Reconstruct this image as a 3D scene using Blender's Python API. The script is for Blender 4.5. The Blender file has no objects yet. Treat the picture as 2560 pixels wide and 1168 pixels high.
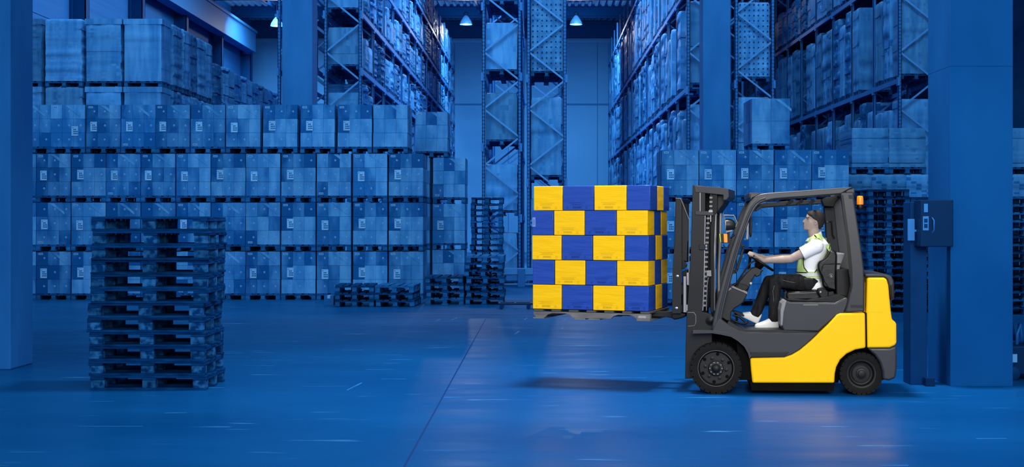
import bpy, bmesh, math, random
from mathutils import Vector, Matrix
random.seed(7)
S = bpy.context.scene
COL = S.collection
R = math.radians

# ---------------------------------------------------------------- camera
F, CX, CY, H = 3300.0, 1345.0, 560.0, 1.72      # focal length and vanishing point in pixels, eye height in metres
cd = bpy.data.cameras.new('camera')
cam = bpy.data.objects.new('camera', cd); COL.objects.link(cam)
cam.location = (0, 0, H); cam.rotation_euler = (R(90), 0, 0)
cd.sensor_fit = 'HORIZONTAL'; cd.sensor_width = 36; cd.lens = 36 * F / 2560
cd.shift_x = -(CX - 1280) / 2560; cd.shift_y = -(584 - CY) / 2560
cd.clip_end = 300
S.camera = cam

# ---------------------------------------------------------------- light
S.view_settings.view_transform = 'Standard'; S.view_settings.look = 'None'
S.view_settings.exposure = 0.0; S.view_settings.gamma = 1.0; S.view_settings.use_curve_mapping = False
w = bpy.data.worlds.new('world'); S.world = w; w.use_nodes = True
w.node_tree.nodes['Background'].inputs[0].default_value = (0.94, 0.975, 1, 1)
w.node_tree.nodes['Background'].inputs[1].default_value = 0.92
BLUE = (.92, .97, 1)
def area(name, loc, size, power, rot=(0, 0, 0), col=(1, 1, 1), spread=180):
    l = bpy.data.lights.new(name, 'AREA'); l.shape = 'RECTANGLE'; l.size, l.size_y = size
    l.energy = power; l.color = col; l.spread = R(spread)
    o = bpy.data.objects.new(name, l); COL.objects.link(o); o.location = loc; o.rotation_euler = rot
    return o
area('added_key_over_truck', (1.2, 14.3, 11.5), (1.5, 1.2), 520, spread=84)  # added overhead lamp without a fixture; gives the load its floor shadow
area('added_fill_over_hall', (-3, 22, 12.5), (28, 4), 1150, col=BLUE, rot=(R(30), 0, 0), spread=110)  # added unseen lamp, tilted to brighten the carton wall and racks
area('added_front_key', (2.2, 1.0, 5.5), (6, 5), 430, rot=(R(76), 0, R(2)), spread=100)  # added key from the camera side for truck and driver; no door here
area('added_fill_left_aisle', (-3.2, 47, 13), (2.4, 18), 2300, col=BLUE, spread=120)  # added out of view to light the rack faces of the left aisle
area('added_fill_centre_aisle', (2.5, 47, 13), (2.4, 18), 1900, col=BLUE, spread=120)  # likewise added, brightens the centre aisle
area('added_fill_right_aisle', (8.4, 44, 13), (2.4, 14), 420, col=BLUE, spread=120)  # weaker added lamp for the right aisle
area('added_fill_block_storage', (-11.2, 48, 13.6), (3, 30), 2300, col=BLUE, rot=(0, R(42), 0), spread=120)  # added lamp turned towards the left wall, no roof opening there
area('added_fill_cross_aisle', (0, 30.5, 13), (24, 1.5), 900, col=BLUE, rot=(R(52), 0, 0), spread=120)  # added strip lamp aimed at the near rack ends
area('added_end_wall_fill', (-3.25, 68, 13.2), (1.6, 4), 900, rot=(R(32), 0, 0), col=BLUE, spread=110)  # added lamp turned to the end wall, seen down the left aisle
area('added_end_wall_fill', (2.5, 68, 13.2), (1.6, 4), 900, rot=(R(32), 0, 0), col=BLUE, spread=110)  # same added lamp for the centre aisle
area('added_end_wall_fill', (-13.5, 70, 13.3), (5, 3), 1300, rot=(R(32), 0, 0), col=BLUE, spread=110)  # wider added lamp for the far left of the end wall

# ---------------------------------------------------------------- helpers
def lin(c):
    return tuple(((v / 255) / 12.92 if v / 255 <= 0.04045 else ((v / 255 + 0.055) / 1.055) ** 2.4) for v in c)
MATS = {}
def M(name, rgb, rough=0.6, metal=0.0, spec=0.3, var=0.0, scale=(4, 4, 4), rnd=0.0, bump=0.0, bscale=None,
      coat=0.0, rgb2=None, cut=None, detail=4, emit=0, alpha=1):
    """Procedural material: base colour, noise variation towards rgb2, a random tint per object, bump."""
    if name in MATS: return MATS[name]
    m = bpy.data.materials.new(name); m.use_nodes = True; MATS[name] = m
    nt = m.node_tree; N = nt.nodes; L = nt.links; b = N['Principled BSDF']
    b.inputs['Roughness'].default_value = rough; b.inputs['Metallic'].default_value = metal
    b.inputs['Specular IOR Level'].default_value = spec
    if rgb[0] < .75*rgb[2]: b.inputs['Specular Tint'].default_value = (.12, .42, 1, 1)
    b.inputs['Coat Weight'].default_value = coat; b.inputs['Coat Roughness'].default_value = 0.12
    c1 = lin(rgb); c2 = lin(rgb2) if rgb2 else tuple(min(1, v * (1 - var)) for v in c1)
    if not rgb2: c1 = tuple(min(1, v * (1 + var)) for v in c1)
    tc = N.new('ShaderNodeTexCoord'); mp = N.new('ShaderNodeMapping'); L.new(tc.outputs['Object'], mp.inputs[0])
    mp.inputs['Scale'].default_value = scale
    oi = N.new('ShaderNodeObjectInfo')
    mu = N.new('ShaderNodeMath'); mu.operation = 'MULTIPLY'; mu.inputs[1].default_value = 37.0
    L.new(oi.outputs['Random'], mu.inputs[0]); L.new(mu.outputs[0], mp.inputs['Location'])
    nz = N.new('ShaderNodeTexNoise'); nz.inputs['Scale'].default_value = 1; nz.inputs['Detail'].default_value = detail
    L.new(mp.outputs[0], nz.inputs['Vector'])
    rp = N.new('ShaderNodeValToRGB'); lo, hi = cut or (0.3, 0.7)
    rp.color_ramp.elements[0].position = lo; rp.color_ramp.elements[1].position = hi
    rp.color_ramp.elements[0].color = (*c1, 1); rp.color_ramp.elements[1].color = (*c2, 1)
    L.new(nz.outputs['Fac'], rp.inputs[0])
    out = rp.outputs[0]
    if rnd:
        mr = N.new('ShaderNodeMapRange'); mr.inputs['To Min'].default_value = 1 - rnd; mr.inputs['To Max'].default_value = 1 + rnd
        L.new(oi.outputs['Random'], mr.inputs['Value'])
        vm = N.new('ShaderNodeVectorMath'); vm.operation = 'SCALE'
        L.new(out, vm.inputs[0]); L.new(mr.outputs[0], vm.inputs['Scale']); out = vm.outputs[0]
    L.new(out, b.inputs['Base Color'])
    if bump:
        mp2 = N.new('ShaderNodeMapping'); mp2.inputs['Scale'].default_value = bscale or scale
        L.new(tc.outputs['Object'], mp2.inputs[0]); L.new(mu.outputs[0], mp2.inputs['Location'])
        n2 = N.new('ShaderNodeTexNoise'); n2.inputs['Scale'].default_value = 1; n2.inputs['Detail'].default_value = 5
        L.new(mp2.outputs[0], n2.inputs['Vector'])
        bp = N.new('ShaderNodeBump'); bp.inputs['Strength'].default_value = bump; bp.inputs['Distance'].default_value = 0.02
        L.new(n2.outputs['Fac'], bp.inputs['Height']); L.new(bp.outputs[0], b.inputs['Normal'])
        if coat: L.new(bp.outputs[0], b.inputs['Coat Normal'])
    if emit:
        b.inputs['Emission Color'].default_value = (*lin(rgb), 1); b.inputs['Emission Strength'].default_value = emit
    if alpha < 1:
        b.inputs['Alpha'].default_value = alpha
    return m

class G:
    """collects geometry, one material index per face"""
    def __init__(s): s.v = []; s.f = []; s.m = []
    def add(s, vs, fs, mi=0):
        n = len(s.v); s.v += [tuple(v) for v in vs]; s.f += [tuple(i + n for i in f) for f in fs]; s.m += [mi] * len(fs)
    def box(s, x0, x1, y0, y1, z0, z1, mi=0, mat=None):
        vs = [Vector(p) for p in ((x0,y0,z0),(x1,y0,z0),(x1,y1,z0),(x0,y1,z0),(x0,y0,z1),(x1,y0,z1),(x1,y1,z1),(x0,y1,z1))]
        if mat: vs = [mat @ v for v in vs]
        s.add(vs, [(0,3,2,1),(4,5,6,7),(0,1,5,4),(1,2,6,5),(2,3,7,6),(3,0,4,7)], mi)
    def cbox(s, c, d, mi=0, mat=None):
        s.box(c[0]-d[0]/2, c[0]+d[0]/2, c[1]-d[1]/2, c[1]+d[1]/2, c[2]-d[2]/2, c[2]+d[2]/2, mi, mat)
    def bar(s, a, b, w, d, mi=0, up=(0, 1, 0)):
        """box of width w (across, in the a-b / up-normal plane) and depth d (along up) from a to b"""
        a = Vector(a); b = Vector(b); t = (b - a).normalized(); u = Vector(up); u = (u - t * u.dot(t)).normalized(); n = t.cross(u)
        vs = []
        for p in (a, b):
            for i, j in ((-1,-1),(1,-1),(1,1),(-1,1)): vs.append(p + n * (w/2*i) + u * (d/2*j))
        s.add(vs, [(0,1,2,3),(7,6,5,4),(0,4,5,1),(1,5,6,2),(2,6,7,3),(3,7,4,0)], mi)
    def prism(s, poly, off, mi=0):
        """poly: 3D points of one planar outline; off: extrusion vector"""
        n = len(poly); off = Vector(off); a = [Vector(p) for p in poly]; b = [p + off for p in a]
        s.add(a + b, [tuple(range(n))[::-1], tuple(range(n, 2*n))] + [(i, (i+1) % n, n+(i+1) % n, n+i) for i in range(n)], mi)
    def tube(s, path, r, seg=10, mi=0, closed=False):
        P = [Vector(p) for p in path]; n = len(P); rr = r if isinstance(r, (list, tuple)) else [r]*n
        ref = Vector((0.123, 0.956, 0.27)); vs = []; u = None
        for i, p in enumerate(P):
            if closed: t = (P[(i+1) % n] - P[i-1]).normalized()
            else: t = (P[min(i+1, n-1)] - P[max(i-1, 0)]).normalized()
            u = (ref if u is None else u); u = (u - t*u.dot(t)).normalized(); v = t.cross(u)
            for k in range(seg):
                a = 2*math.pi*k/seg; vs.append(p + (u*math.cos(a) + v*math.sin(a))*rr[i])
        fs = []
        for i in range(n if closed else n-1):
            j = (i+1) % n
            for k in range(seg): fs.append((i*seg+k, i*seg+(k+1) % seg, j*seg+(k+1) % seg, j*seg+k))
        if not closed: fs += [tuple(range(seg))[::-1], tuple((n-1)*seg+k for k in range(seg))]
        s.add(vs, fs, mi)
    def lathe(s, prof, c, axis, seg=32, mi=0):
        """prof: (radius, height along axis); closed at both ends when radius > 0"""
        ax = Vector(axis).normalized(); u = Vector((1,0,0)) if abs(ax.x) < .8 else Vector((0,0,1)); u = (u-ax*u.dot(ax)).normalized(); v = ax.cross(u); c = Vector(c)
        vs = []; fs = []
        for r, h in prof:
            for k in range(seg):
                a = 2*math.pi*k/seg; vs.append(c + ax*h + (u*math.cos(a)+v*math.sin(a))*max(r, 1e-4))
        for i in range(len(prof)-1):
            for k in range(seg): fs.append((i*seg+k, i*seg+(k+1) % seg, (i+1)*seg+(k+1) % seg, (i+1)*seg+k))
        fs.append(tuple(range(seg))[::-1]); fs.append(tuple((len(prof)-1)*seg+k for k in range(seg)))
        s.add(vs, fs, mi)
    def rings(s, rings, mi=0, cap=True):
        n = len(rings[0]); vs = [p for r in rings for p in r]; fs = []
        for i in range(len(rings)-1):
            for k in range(n): fs.append((i*n+k, i*n+(k+1) % n, (i+1)*n+(k+1) % n, (i+1)*n+k))
        if cap: fs += [tuple(range(n))[::-1], tuple((len(rings)-1)*n+k for k in range(n))]
        s.add(vs, fs, mi)
    def ball(s, c, r, rot=None, seg=16, mi=0):
        c = Vector(c); r = (r, r, r) if not hasattr(r, '__len__') else r; rg = []
        for i in range(1, seg//2):
            t = math.pi*i/(seg//2); row = []
            for k in range(seg):
                a = 2*math.pi*k/seg; p = Vector((math.sin(t)*math.cos(a)*r[0], math.sin(t)*math.sin(a)*r[1], math.cos(t)*r[2]))
                if rot: p = rot @ p
                row.append(c + p)
            rg.append(row)
        s.rings(rg, mi)
    def capsule(s, a, ra, b, rb, seg=16, mi=0, flat=1.0, flatdir=None):
        a = Vector(a); b = Vector(b); t = (b-a).normalized()
        pts = []; rad = []
        for i in range(1, 5):
            q = math.pi/2*i/5; pts.append(a - t*ra*math.cos(q)); rad.append(ra*math.sin(q))
        pts += [a, b]; rad += [ra, rb]
        for i in range(4, 0, -1):
            q = math.pi/2*i/5; pts.append(b + t*rb*math.cos(q)); rad.append(rb*math.sin(q))
        s.tube(pts, rad, seg, mi)

def tag(o, label=None, cat=None, group=None, kind=None):
    if label: o['label'] = label
    if cat: o['category'] = cat
    if group: o['group'] = group
    if kind: o['kind'] = kind
    return o
def obj(name, g, mats, parent=None, loc=None, smooth=None, bevel=0, bseg=2, normals=True):
    """links G as ONE mesh object; the coordinates in g are world ones (or local to loc=None parent-free prototypes)"""
    me = bpy.data.meshes.new(name); me.from_pydata(g.v, [], g.f)
    for m in (mats if isinstance(mats, (list, tuple)) else [mats]): me.materials.append(m)
    me.polygons.foreach_set('material_index', g.m)
    if normals:
        bm = bmesh.new(); bm.from_mesh(me); bmesh.ops.recalc_face_normals(bm, faces=bm.faces); bm.to_mesh(me); bm.free()
    if smooth is not None:
        me.polygons.foreach_set('use_smooth', [True]*len(me.polygons))
        me.set_sharp_from_angle(angle=R(smooth))
    o = bpy.data.objects.new(name, me); COL.objects.link(o)
    if parent is not None:
        me.transform(WORLD[parent.name].inverted()); o.parent = parent; WORLD[o.name] = WORLD[parent.name]
    else:
        mw = Matrix.Translation(Vector(loc)) if loc is not None else Matrix.Identity(4)
        me.transform(mw.inverted()); o.matrix_basis = mw; WORLD[o.name] = mw
    if bevel:
        b = o.modifiers.new('bevel', 'BEVEL'); b.width = bevel; b.segments = bseg; b.limit_method = 'ANGLE'; b.angle_limit = R(40); b.harden_normals = False
    return o
WORLD = {}
def empty(name, loc, rz=0, label=None, cat=None, group=None):
    o = bpy.data.objects.new(name, None); COL.objects.link(o); o.empty_display_size = .2
    o.location = loc; o.rotation_euler = (0, 0, rz)
    WORLD[o.name] = Matrix.Translation(Vector(loc)) @ Matrix.Rotation(rz, 4, 'Z')
    return tag(o, label, cat, group)
def copy_tree(o, parent=None, loc=None, rz=None):
    c = o.copy(); COL.objects.link(c)
    if parent is not None: c.parent = parent
    if loc is not None: c.location = loc
    if rz is not None: c.rotation_euler = (0, 0, rz)
    for ch in KIDS.get(o.name, []): copy_tree(ch, c)
    if parent is not None: pass
    return c
KIDS = {}
def kids(o, *ch):
    KIDS.setdefault(o.name, []).extend(ch); return o
def struct(name, g, mats, **k):
    return tag(obj(name, g, mats, **k), kind='structure')
class Proto:
    """a thing built once at the origin; place() makes the first use the original and copies it afterwards"""
    def __init__(s, root): s.root = root; s.used = False
    def place(s, loc, rz=0, label=None, cat=None, group=None):
        if s.used: o = copy_tree(s.root)
        else: o = s.root; s.used = True
        o.location = loc; o.rotation_euler = (0, 0, rz)
        return tag(o, label, cat, group)
NUM = ['zeroth','first','second','third','fourth','fifth','sixth','seventh','eighth','ninth','tenth','eleventh','twelfth','thirteenth','fourteenth','fifteenth','sixteenth','seventeenth','eighteenth','nineteenth','twentieth']
def PX(px, Y): return (px - CX) / F * Y
def PZ(py, Y): return H - (py - CY) / F * Y
def FLOORY(py): return F * H / (py - CY)

# ---------------------------------------------------------------- materials
m_floor = None
def floor_material():
    m = bpy.data.materials.new('sealed_floor'); m.use_nodes = True; nt = m.node_tree; N = nt.nodes; L = nt.links; b = N['Principled BSDF']
    tc = N.new('ShaderNodeTexCoord')
    def noise(scale, detail=4):
        mp = N.new('ShaderNodeMapping'); mp.inputs['Scale'].default_value = scale; L.new(tc.outputs['Object'], mp.inputs[0])
        n = N.new('ShaderNodeTexNoise'); n.inputs['Scale'].default_value = 1; n.inputs['Detail'].default_value = detail; L.new(mp.outputs[0], n.inputs[0]); return n.outputs[0]
    def ramp(fac, a, ca, bb, cb):
        r = N.new('ShaderNodeValToRGB'); r.color_ramp.elements[0].position = a; r.color_ramp.elements[1].position = bb
        r.color_ramp.elements[0].color = (*ca, 1); r.color_ramp.elements[1].color = (*cb, 1); L.new(fac, r.inputs[0]); return r.outputs[0]
    def mix(fac, a, c):
        x = N.new('ShaderNodeMix'); x.data_type = 'RGBA'; L.new(fac, x.inputs[0]); 
        if hasattr(a, 'links'): L.new(a, x.inputs[6])
        else: x.inputs[6].default_value = (*a, 1)
        if hasattr(c, 'links'): L.new(c, x.inputs[7])
        else: x.inputs[7].default_value = (*c, 1)
        return x.outputs[2]
    base = ramp(noise((.25, .4, 1), 4), .3, lin((2, 58, 114)), .7, lin((6, 72, 132)))
    # scuffs: short light streaks along x
    sc = ramp(noise((.9, 7, 1), 3), .66, (0, 0, 0), .70, (.55, .55, .55))
    sm = ramp(noise((.5, .5, 1), 2), .45, (0, 0, 0), .62, (1, 1, 1))
    mm = N.new('ShaderNodeMath'); mm.operation = 'MULTIPLY'; L.new(sc, mm.inputs[0]); L.new(sm, mm.inputs[1])
    col = mix(mm.outputs[0], base, lin((70, 140, 200)))
    L.new(col, b.inputs['Base Color'])
    L.new(ramp(noise((.6, 2.5, 1), 5), .3, (.28,)*3, .75, (.44,)*3), b.inputs['Roughness'])
    b.inputs['Specular IOR Level'].default_value = .3; b.inputs['IOR'].default_value = 1.22; b.inputs['Specular Tint'].default_value = (.3, .6, 1, 1)
    bp = N.new('ShaderNodeBump'); bp.inputs['Strength'].default_value = .03; bp.inputs['Distance'].default_value = .02
    L.new(noise((2.0, 3.0, 1), 3), bp.inputs['Height']); L.new(bp.outputs[0], b.inputs['Normal'])
    return m
m_floor = floor_material()
m_joint = M('joint_sealant', (2, 40, 95), .7)
m_scuff = M('floor_scuff', (34, 104, 170), .5, var=.25, scale=(6, 6, 6))
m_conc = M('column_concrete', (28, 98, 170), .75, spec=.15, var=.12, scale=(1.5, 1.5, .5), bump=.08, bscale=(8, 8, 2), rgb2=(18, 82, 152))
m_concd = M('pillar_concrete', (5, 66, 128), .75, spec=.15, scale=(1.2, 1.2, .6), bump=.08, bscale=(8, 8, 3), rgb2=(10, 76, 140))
m_wall = M('panel_wall', (52, 120, 184), .7, spec=.2, scale=(.15, .15, .3), rgb2=(44, 112, 178))
m_wall_d = M('panel_seam', (22, 84, 150), .7, spec=.2)
m_side = M('side_wall_panel', (24, 88, 156), .7, spec=.2, scale=(.2, .1, 6), rgb2=(18, 78, 145))
m_steelcol = M('wall_steel', (0, 48, 104), .6, spec=.2)
m_crane = M('crane_beam_paint', (34, 102, 172), .6, spec=.3)
m_deck = M('roof_deck', (70, 138, 205), .6, spec=.3)
m_rack = M('rack_steel', (22, 84, 156), .45, spec=.4, var=.12, scale=(2, 2, 6))
m_rackl = M('rack_brace', (48, 116, 186), .4, spec=.4, var=.1, scale=(3, 3, 3))
m_beam = M('rack_beam', (30, 96, 170), .45, spec=.4, var=.1, scale=(2, 2, 2))
m_hole = M('perforation', (0, 30, 80), .8)
m_wood_d = M('old_pallet_wood', (6, 58, 112), .85, spec=.1, scale=(6, 6, 25), rgb2=(0, 34, 78), rnd=.25, bump=.25)
m_wood_face = M('old_pallet_block', (30, 90, 145), .85, spec=.1, scale=(14, 14, 14), rgb2=(2, 42, 90), rnd=.3, bump=.3, cut=(.4, .6))
m_wood_m = M('pallet_wood', (22, 88, 150), .85, spec=.1, scale=(5, 5, 20), rgb2=(6, 58, 112), rnd=.25, bump=.2)
m_wood_u = M('load_pallet_wood', (14, 74, 135), .85, spec=.1, scale=(6, 6, 20), rgb2=(2, 46, 98), rnd=.2)
FILM = dict(rough=.42, spec=.18, bump=.35, bscale=(3, 3, 9), detail=5)
m_car = [M('wrapped_carton', (16, 80, 148), scale=(3.5, 3.5, 1.2), rgb2=(44, 112, 178), rnd=.14, cut=(.42, .66), **FILM),
         M('wrapped_carton_light', (36, 104, 172), scale=(4.5, 4.5, 1.3), rgb2=(60, 130, 194), rnd=.12, cut=(.4, .65), **FILM),
         M('wrapped_carton_dark', (6, 66, 132), scale=(3.0, 3.0, 1.2), rgb2=(34, 100, 166), rnd=.14, cut=(.5, .7), **FILM)]
m_seam = M('carton_seam', (3, 54, 110), .7)
m_mark = M('carton_mark', (92, 152, 208), .6, spec=.2)
m_mark_in = M('carton_mark_ink', (0, 58, 120), .6, spec=.2)
m_sheet = M('paper_label', (84, 148, 206), .6, spec=.2, rnd=.1)
m_sack = [M('wrapped_goods', (30, 98, 168), scale=(5, 5, 1.0), rgb2=(50, 120, 186), rnd=.32, cut=(.35, .65), **FILM),
          M('wrapped_goods_light', (52, 122, 188), scale=(6, 6, .8), rgb2=(30, 96, 164), rnd=.28, cut=(.35, .65), **FILM),
          M('wrapped_goods_dark', (12, 72, 138), scale=(5, 5, 1), rgb2=(30, 94, 160), rnd=.35, cut=(.4, .68), **FILM)]
m_navy = M('dark_painted_steel', (0, 40, 88), .5, spec=.35, var=.15, scale=(3, 3, 3))
m_navy2 = M('dark_plastic', (0, 28, 66), .5, spec=.35)

# ---------------------------------------------------------------- the hall
g = G(); g.box(-40, 40, -6, 82, -.2, 0); struct('floor', g, m_floor)
g = G(); g.box(-.955, -.94, -6, 80, .0004, .001); struct('trim_1', g, m_joint)      # the joint in the floor
# scuffs and tape remains painted on the floor
g = G(); rs = random.Random(3)
for i in range(95):
    Y = rs.uniform(9.2, 24); X = rs.uniform(-6.5, 5.5); L_ = rs.uniform(.12, .55)
    if rs.random() < .25: g.bar((X, Y, .001), (X+L_*.15, Y+L_*1.4, .001), .02, .0008, up=(0, 0, 1))
    else: g.bar((X, Y, .001), (X+L_, Y+rs.uniform(-.02, .02), .001), rs.uniform(.006, .028), .0008, up=(0, 0, 1))
struct('trim_2', g, m_scuff)
# end wall
YW = 80
g = G(); g.box(-18, 17, YW, YW+.3, 0, 15)
g.box(-18, 17, YW-.03, YW, 8.92, 9.02, 1); g.box(-18, 17, YW-.05, YW, 12.7, 12.85, 2)
for x in (-12.6, -7.2, -1.8, 3.6, 9.0): g.box(x-.02, x+.02, YW-.02, YW, 0, 12.7, 1)
struct('wall_back', g, [m_wall, m_wall_d, m_rackl])
# left wall: panels between steel columns
g = G(); g.box(-17.6, -17.3, 8, YW, 0, 15)
for z in (3, 6, 9, 12): g.box(-17.3, -17.28, 20, YW, z-.02, z+.02, 1)
struct('wall_left', g, [m_side, m_wall_d])
for i, y in enumerate((42, 49, 56, 63, 70, 77)):
    g = G(); g.box(-17.3, -16.72, y-.2, y-.17, 0, 11.6); g.box(-17.3, -16.72, y+.17, y+.2, 0, 11.6); g.box(-16.76, -16.72, y-.2, y+.2, 0, 11.6); g.box(-17.3, -17.2, y-.3, y+.3, 0, 14)
    struct('trim_%d' % (3+i), g, m_steelcol)
g = G(); g.box(-16.95, -16.35, 30, 76.5, 11.65, 12.75); g.box(-17.2, -16.25, 30, 76.5, 12.75, 12.9)
struct('trim_9', g, m_crane, bevel=.02)
g = G(); g.box(17, 17.3, 8, YW, 0, 15); struct('wall_right', g, m_side)
# roof over the far half: ribbed deck on cross beams
g = G(); x = -17.3; n = 0; y0, y1 = 17, 80.2; zc = 14.0; P = []
while x < 17.3:
    P += [(x, zc), (x+.14, zc), (x+.19, zc+.16), (x+.33, zc+.16)]; x += .38
vs = [(a, y0, b) for a, b in P] + [(a, y1, b) for a, b in P]; k = len(P)
g.add(vs, [(i, i+1, k+i+1, k+i) for i in range(k-1)])
vs = [(a, y0, b+.06) for a, b in P] + [(a, y1, b+.06) for a, b in P]
g.add(vs, [(i, i+1, k+i+1, k+i) for i in range(k-1)])
struct('ceiling', g, m_deck)
for i, (y, zt, zb) in enumerate(((60.5, 14, 13.3), (68.5, 13.97, 13.35), (74.5, 13.97, 13.35), (79.6, 13.97, 12.95))):
    g = G(); g.box(-17.3, 17.3, y-.12, y+.12, zb+.05, zt-.03); g.box(-17.3, 17.3, y-.2, y+.2, zb, zb+.06); 
    struct('trim_%d' % (10+i), g, m_steelcol)
for i, x in enumerate((-14.5, -9, -3.3, 1.3, 6.5)):
    g = G(); g.box(x-.06, x+.06, 17, 80, 13.5, 13.72); struct('trim_%d' % (14+i), g, m_steelcol)
# concrete columns
def column(n, x0, x1, y0, y1, mat, joints=(), h=14):
    g = G(); g.box(x0, x1, y0, y1, 0, h)
    o = struct('trim_%d' % n, g, mat, bevel=.015, bseg=2)
    return o
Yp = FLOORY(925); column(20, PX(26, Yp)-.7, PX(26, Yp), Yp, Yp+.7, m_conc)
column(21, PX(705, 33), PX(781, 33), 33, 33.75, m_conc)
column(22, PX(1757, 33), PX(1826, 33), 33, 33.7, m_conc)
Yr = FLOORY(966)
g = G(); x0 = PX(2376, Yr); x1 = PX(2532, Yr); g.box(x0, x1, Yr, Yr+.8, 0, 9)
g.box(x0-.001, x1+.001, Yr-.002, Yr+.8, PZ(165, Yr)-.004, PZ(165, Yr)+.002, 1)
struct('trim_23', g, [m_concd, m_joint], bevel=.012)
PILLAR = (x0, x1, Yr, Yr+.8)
# high bay lamps hanging from the roof
LY = 72
m_lampin = M('lamp_glow', (150, 200, 240), .5, emit=.35)
def lamp():
    r = empty('high_bay_lamp', (0, 0, 0))
    g = G(); g.tube([(0, 0, .62), (0, 0, 1.4)], .012); a = obj('cord', g, m_navy, r)
    g = G(); g.lathe([(.05, .5), (.13, .5), (.14, .62), (.1, .66), (.02, .66)], (0, 0, 0), (0, 0, 1), 20); b = obj('ballast_housing', g, m_navy2, r, smooth=40)
    g = G(); g.lathe([(.34, 0), (.345, .02), (.30, .16), (.18, .36), (.07, .5), (.05, .5), (.16, .35), (.28, .15), (.33, .01)], (0, 0, 0), (0, 0, 1), 28)
    c = obj('reflector', g, m_rackl, r, smooth=50)
    g = G(); g.ball((0, 0, .14), (.12, .12, .16)); d = obj('bulb', g, m_lampin, r, smooth=60)
    kids(r, a, b, c, d); return Proto(r)
lp = lamp()
for px, py, lab in ((1165, 52, 'bell shaped high bay lamp hanging above the left aisle'), (1440, 52, 'bell shaped high bay lamp hanging above the centre aisle'),
                    (692, 56, 'bell shaped high bay lamp hanging near the left wall beam')):
    z = PZ(py, LY) - .2
    lp.place((PX(px, LY), LY, z), label=lab, cat='ceiling lamp', group='high bay lamps under the roof')
    l = bpy.data.lights.new('bulb_light', 'POINT'); l.energy = 220; l.shadow_soft_size = .15
    o = bpy.data.objects.new('bulb_light', l); COL.objects.link(o); o.location = (PX(px, LY), LY, z-.35)
# ---------------------------------------------------------------- pallets
def pallet_bits(L, D, h, pref=1.0):
    """boards and blocks of a four-way pallet, long side along x, base centre at the origin"""
    k = h / .144; z1, z2, z3, z4 = .022*k, .1*k, .122*k, h; out = []
    for y, wd in ((-D/2+.05, .1), (0, .145), (D/2-.05, .1)): out.append(('bottom_board', (-L/2, L/2, y-wd/2, y+wd/2, 0, z1)))
    for x, wx in ((-L/2+.0725, .145), (0, .145), (L/2-.0725, .145)):
        for y, wy in ((-D/2+.05, .1), (0, .1), (D/2-.05, .1)): out.append(('block', (x-wx/2+.003, x+wx/2-.003, y-wy/2+.003, y+wy/2-.003, z1, z2)))
        out.append(('cross_board', (x-wx/2, x+wx/2, -D/2, D/2, z2, z3)))
    for y, wd in ((-D/2+.0725, .145), (-D/4+.02, .1), (0, .145), (D/4-.02, .1), (D/2-.0725, .145)): out.append(('deck_board', (-L/2, L/2, y-wd/2, y+wd/2, z3, z4)))
    return out
def pallet_mesh(L, D, h, side=False):
    g = G()
    for nm, b in pallet_bits(L, D, h):
        g.box(*b, mi=1 if nm == 'block' else 0, mat=Matrix.Rotation(R(90), 4, 'Z') if side else None)
    return g
# stack in the foreground: every pallet with its boards and blocks
def detailed_pallet(seed):
    rr = random.Random(seed)
    r = empty('wooden_pallet', (0, 0, 0))
    for nm, b in pallet_bits(1.2, .8, .149):
        g = G(); j = rr.uniform(-.006, .006); b = list(b)
        if nm != 'block': b[0] += j; b[1] += j
        else: b[0] += j; b[1] += j; b[2] += .004
        g.box(*b); c = Vector(((b[0]+b[1])/2, (b[2]+b[3])/2, (b[4]+b[5])/2))
        M_ = m_wood_face if nm == 'block' else m_wood_d
        o = obj(nm, g, M_, r, bevel=.003, bseg=1); kids(r, o)
    return Proto(r)
protos = [detailed_pallet(1), detailed_pallet(2), detailed_pallet(3)]
rs = random.Random(5)
Yf = FLOORY(976); xs = (PX(229, Yf)+PX(517, Yf))/2; yc = Yf + .4
what = {0: 'resting on the floor, bottom of the foreground stack', 11: 'topmost of the foreground stack at the left'}
for i in range(12):
    off = -.028 if i < 6 and i > 0 else 0
    lab = 'dark worn wooden pallet ' + what.get(i, '%s up from the floor in the foreground stack' % NUM[i+1])
    protos[rs.randrange(3)].place((xs + off + rs.uniform(-.012, .012), yc + rs.uniform(-.01, .01), i*.1496), R(-.6 + rs.uniform(-.7, .7)),
        label=lab, cat='pallet', group='pallets of the foreground stack')
# plain pallets, one mesh each, for the far stacks
def plain_pallet_proto(name, L, D, h, mats, side=False):
    o = obj(name, pallet_mesh(L, D, h, side), mats); return Proto(o)
pp_side = [plain_pallet_proto('wooden_pallet', 1.2, .8, .148, [m_wood_m, m_wood_m], True), plain_pallet_proto('wooden_pallet', 1.2, .8, .148, [m_wood_d, m_wood_m], True)]
def pallet_stack(px, Y, n, protos, text, group, jit=.015, rz=0, z=0, start=0):
    for i in range(n):
        where = 'topmost of' if i == n-1 else ('at the bottom of' if i == 0 else '%s from the bottom of' % NUM[i+1])
        protos[rs.randrange(len(protos))].place((PX(px, Y) + rs.uniform(-jit, jit), Y + .6 + rs.uniform(-jit, jit), z + i*.1495), R(rz) + R(rs.uniform(-1, 1)),
            label='wooden pallet, %s %s' % (where, text), cat='pallet', group=group)
Yb = FLOORY(768)
pallet_stack(883, Yb, 3, pp_side, 'the left low stack before the carton wall', 'left low pallet stack', rz=4)
pallet_stack(988, Yb, 3, pp_side, 'the right low stack before the carton wall', 'right low pallet stack', rz=-2)
pallet_stack(1114, FLOORY(762), 4, pp_side, 'the stack at the corner of the carton wall', 'corner pallet stack', jit=.03)
pallet_stack(1211, FLOORY(762), 7, pp_side, 'the half-height stack by the left aisle', 'half-height pallet stack', jit=.03)
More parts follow.
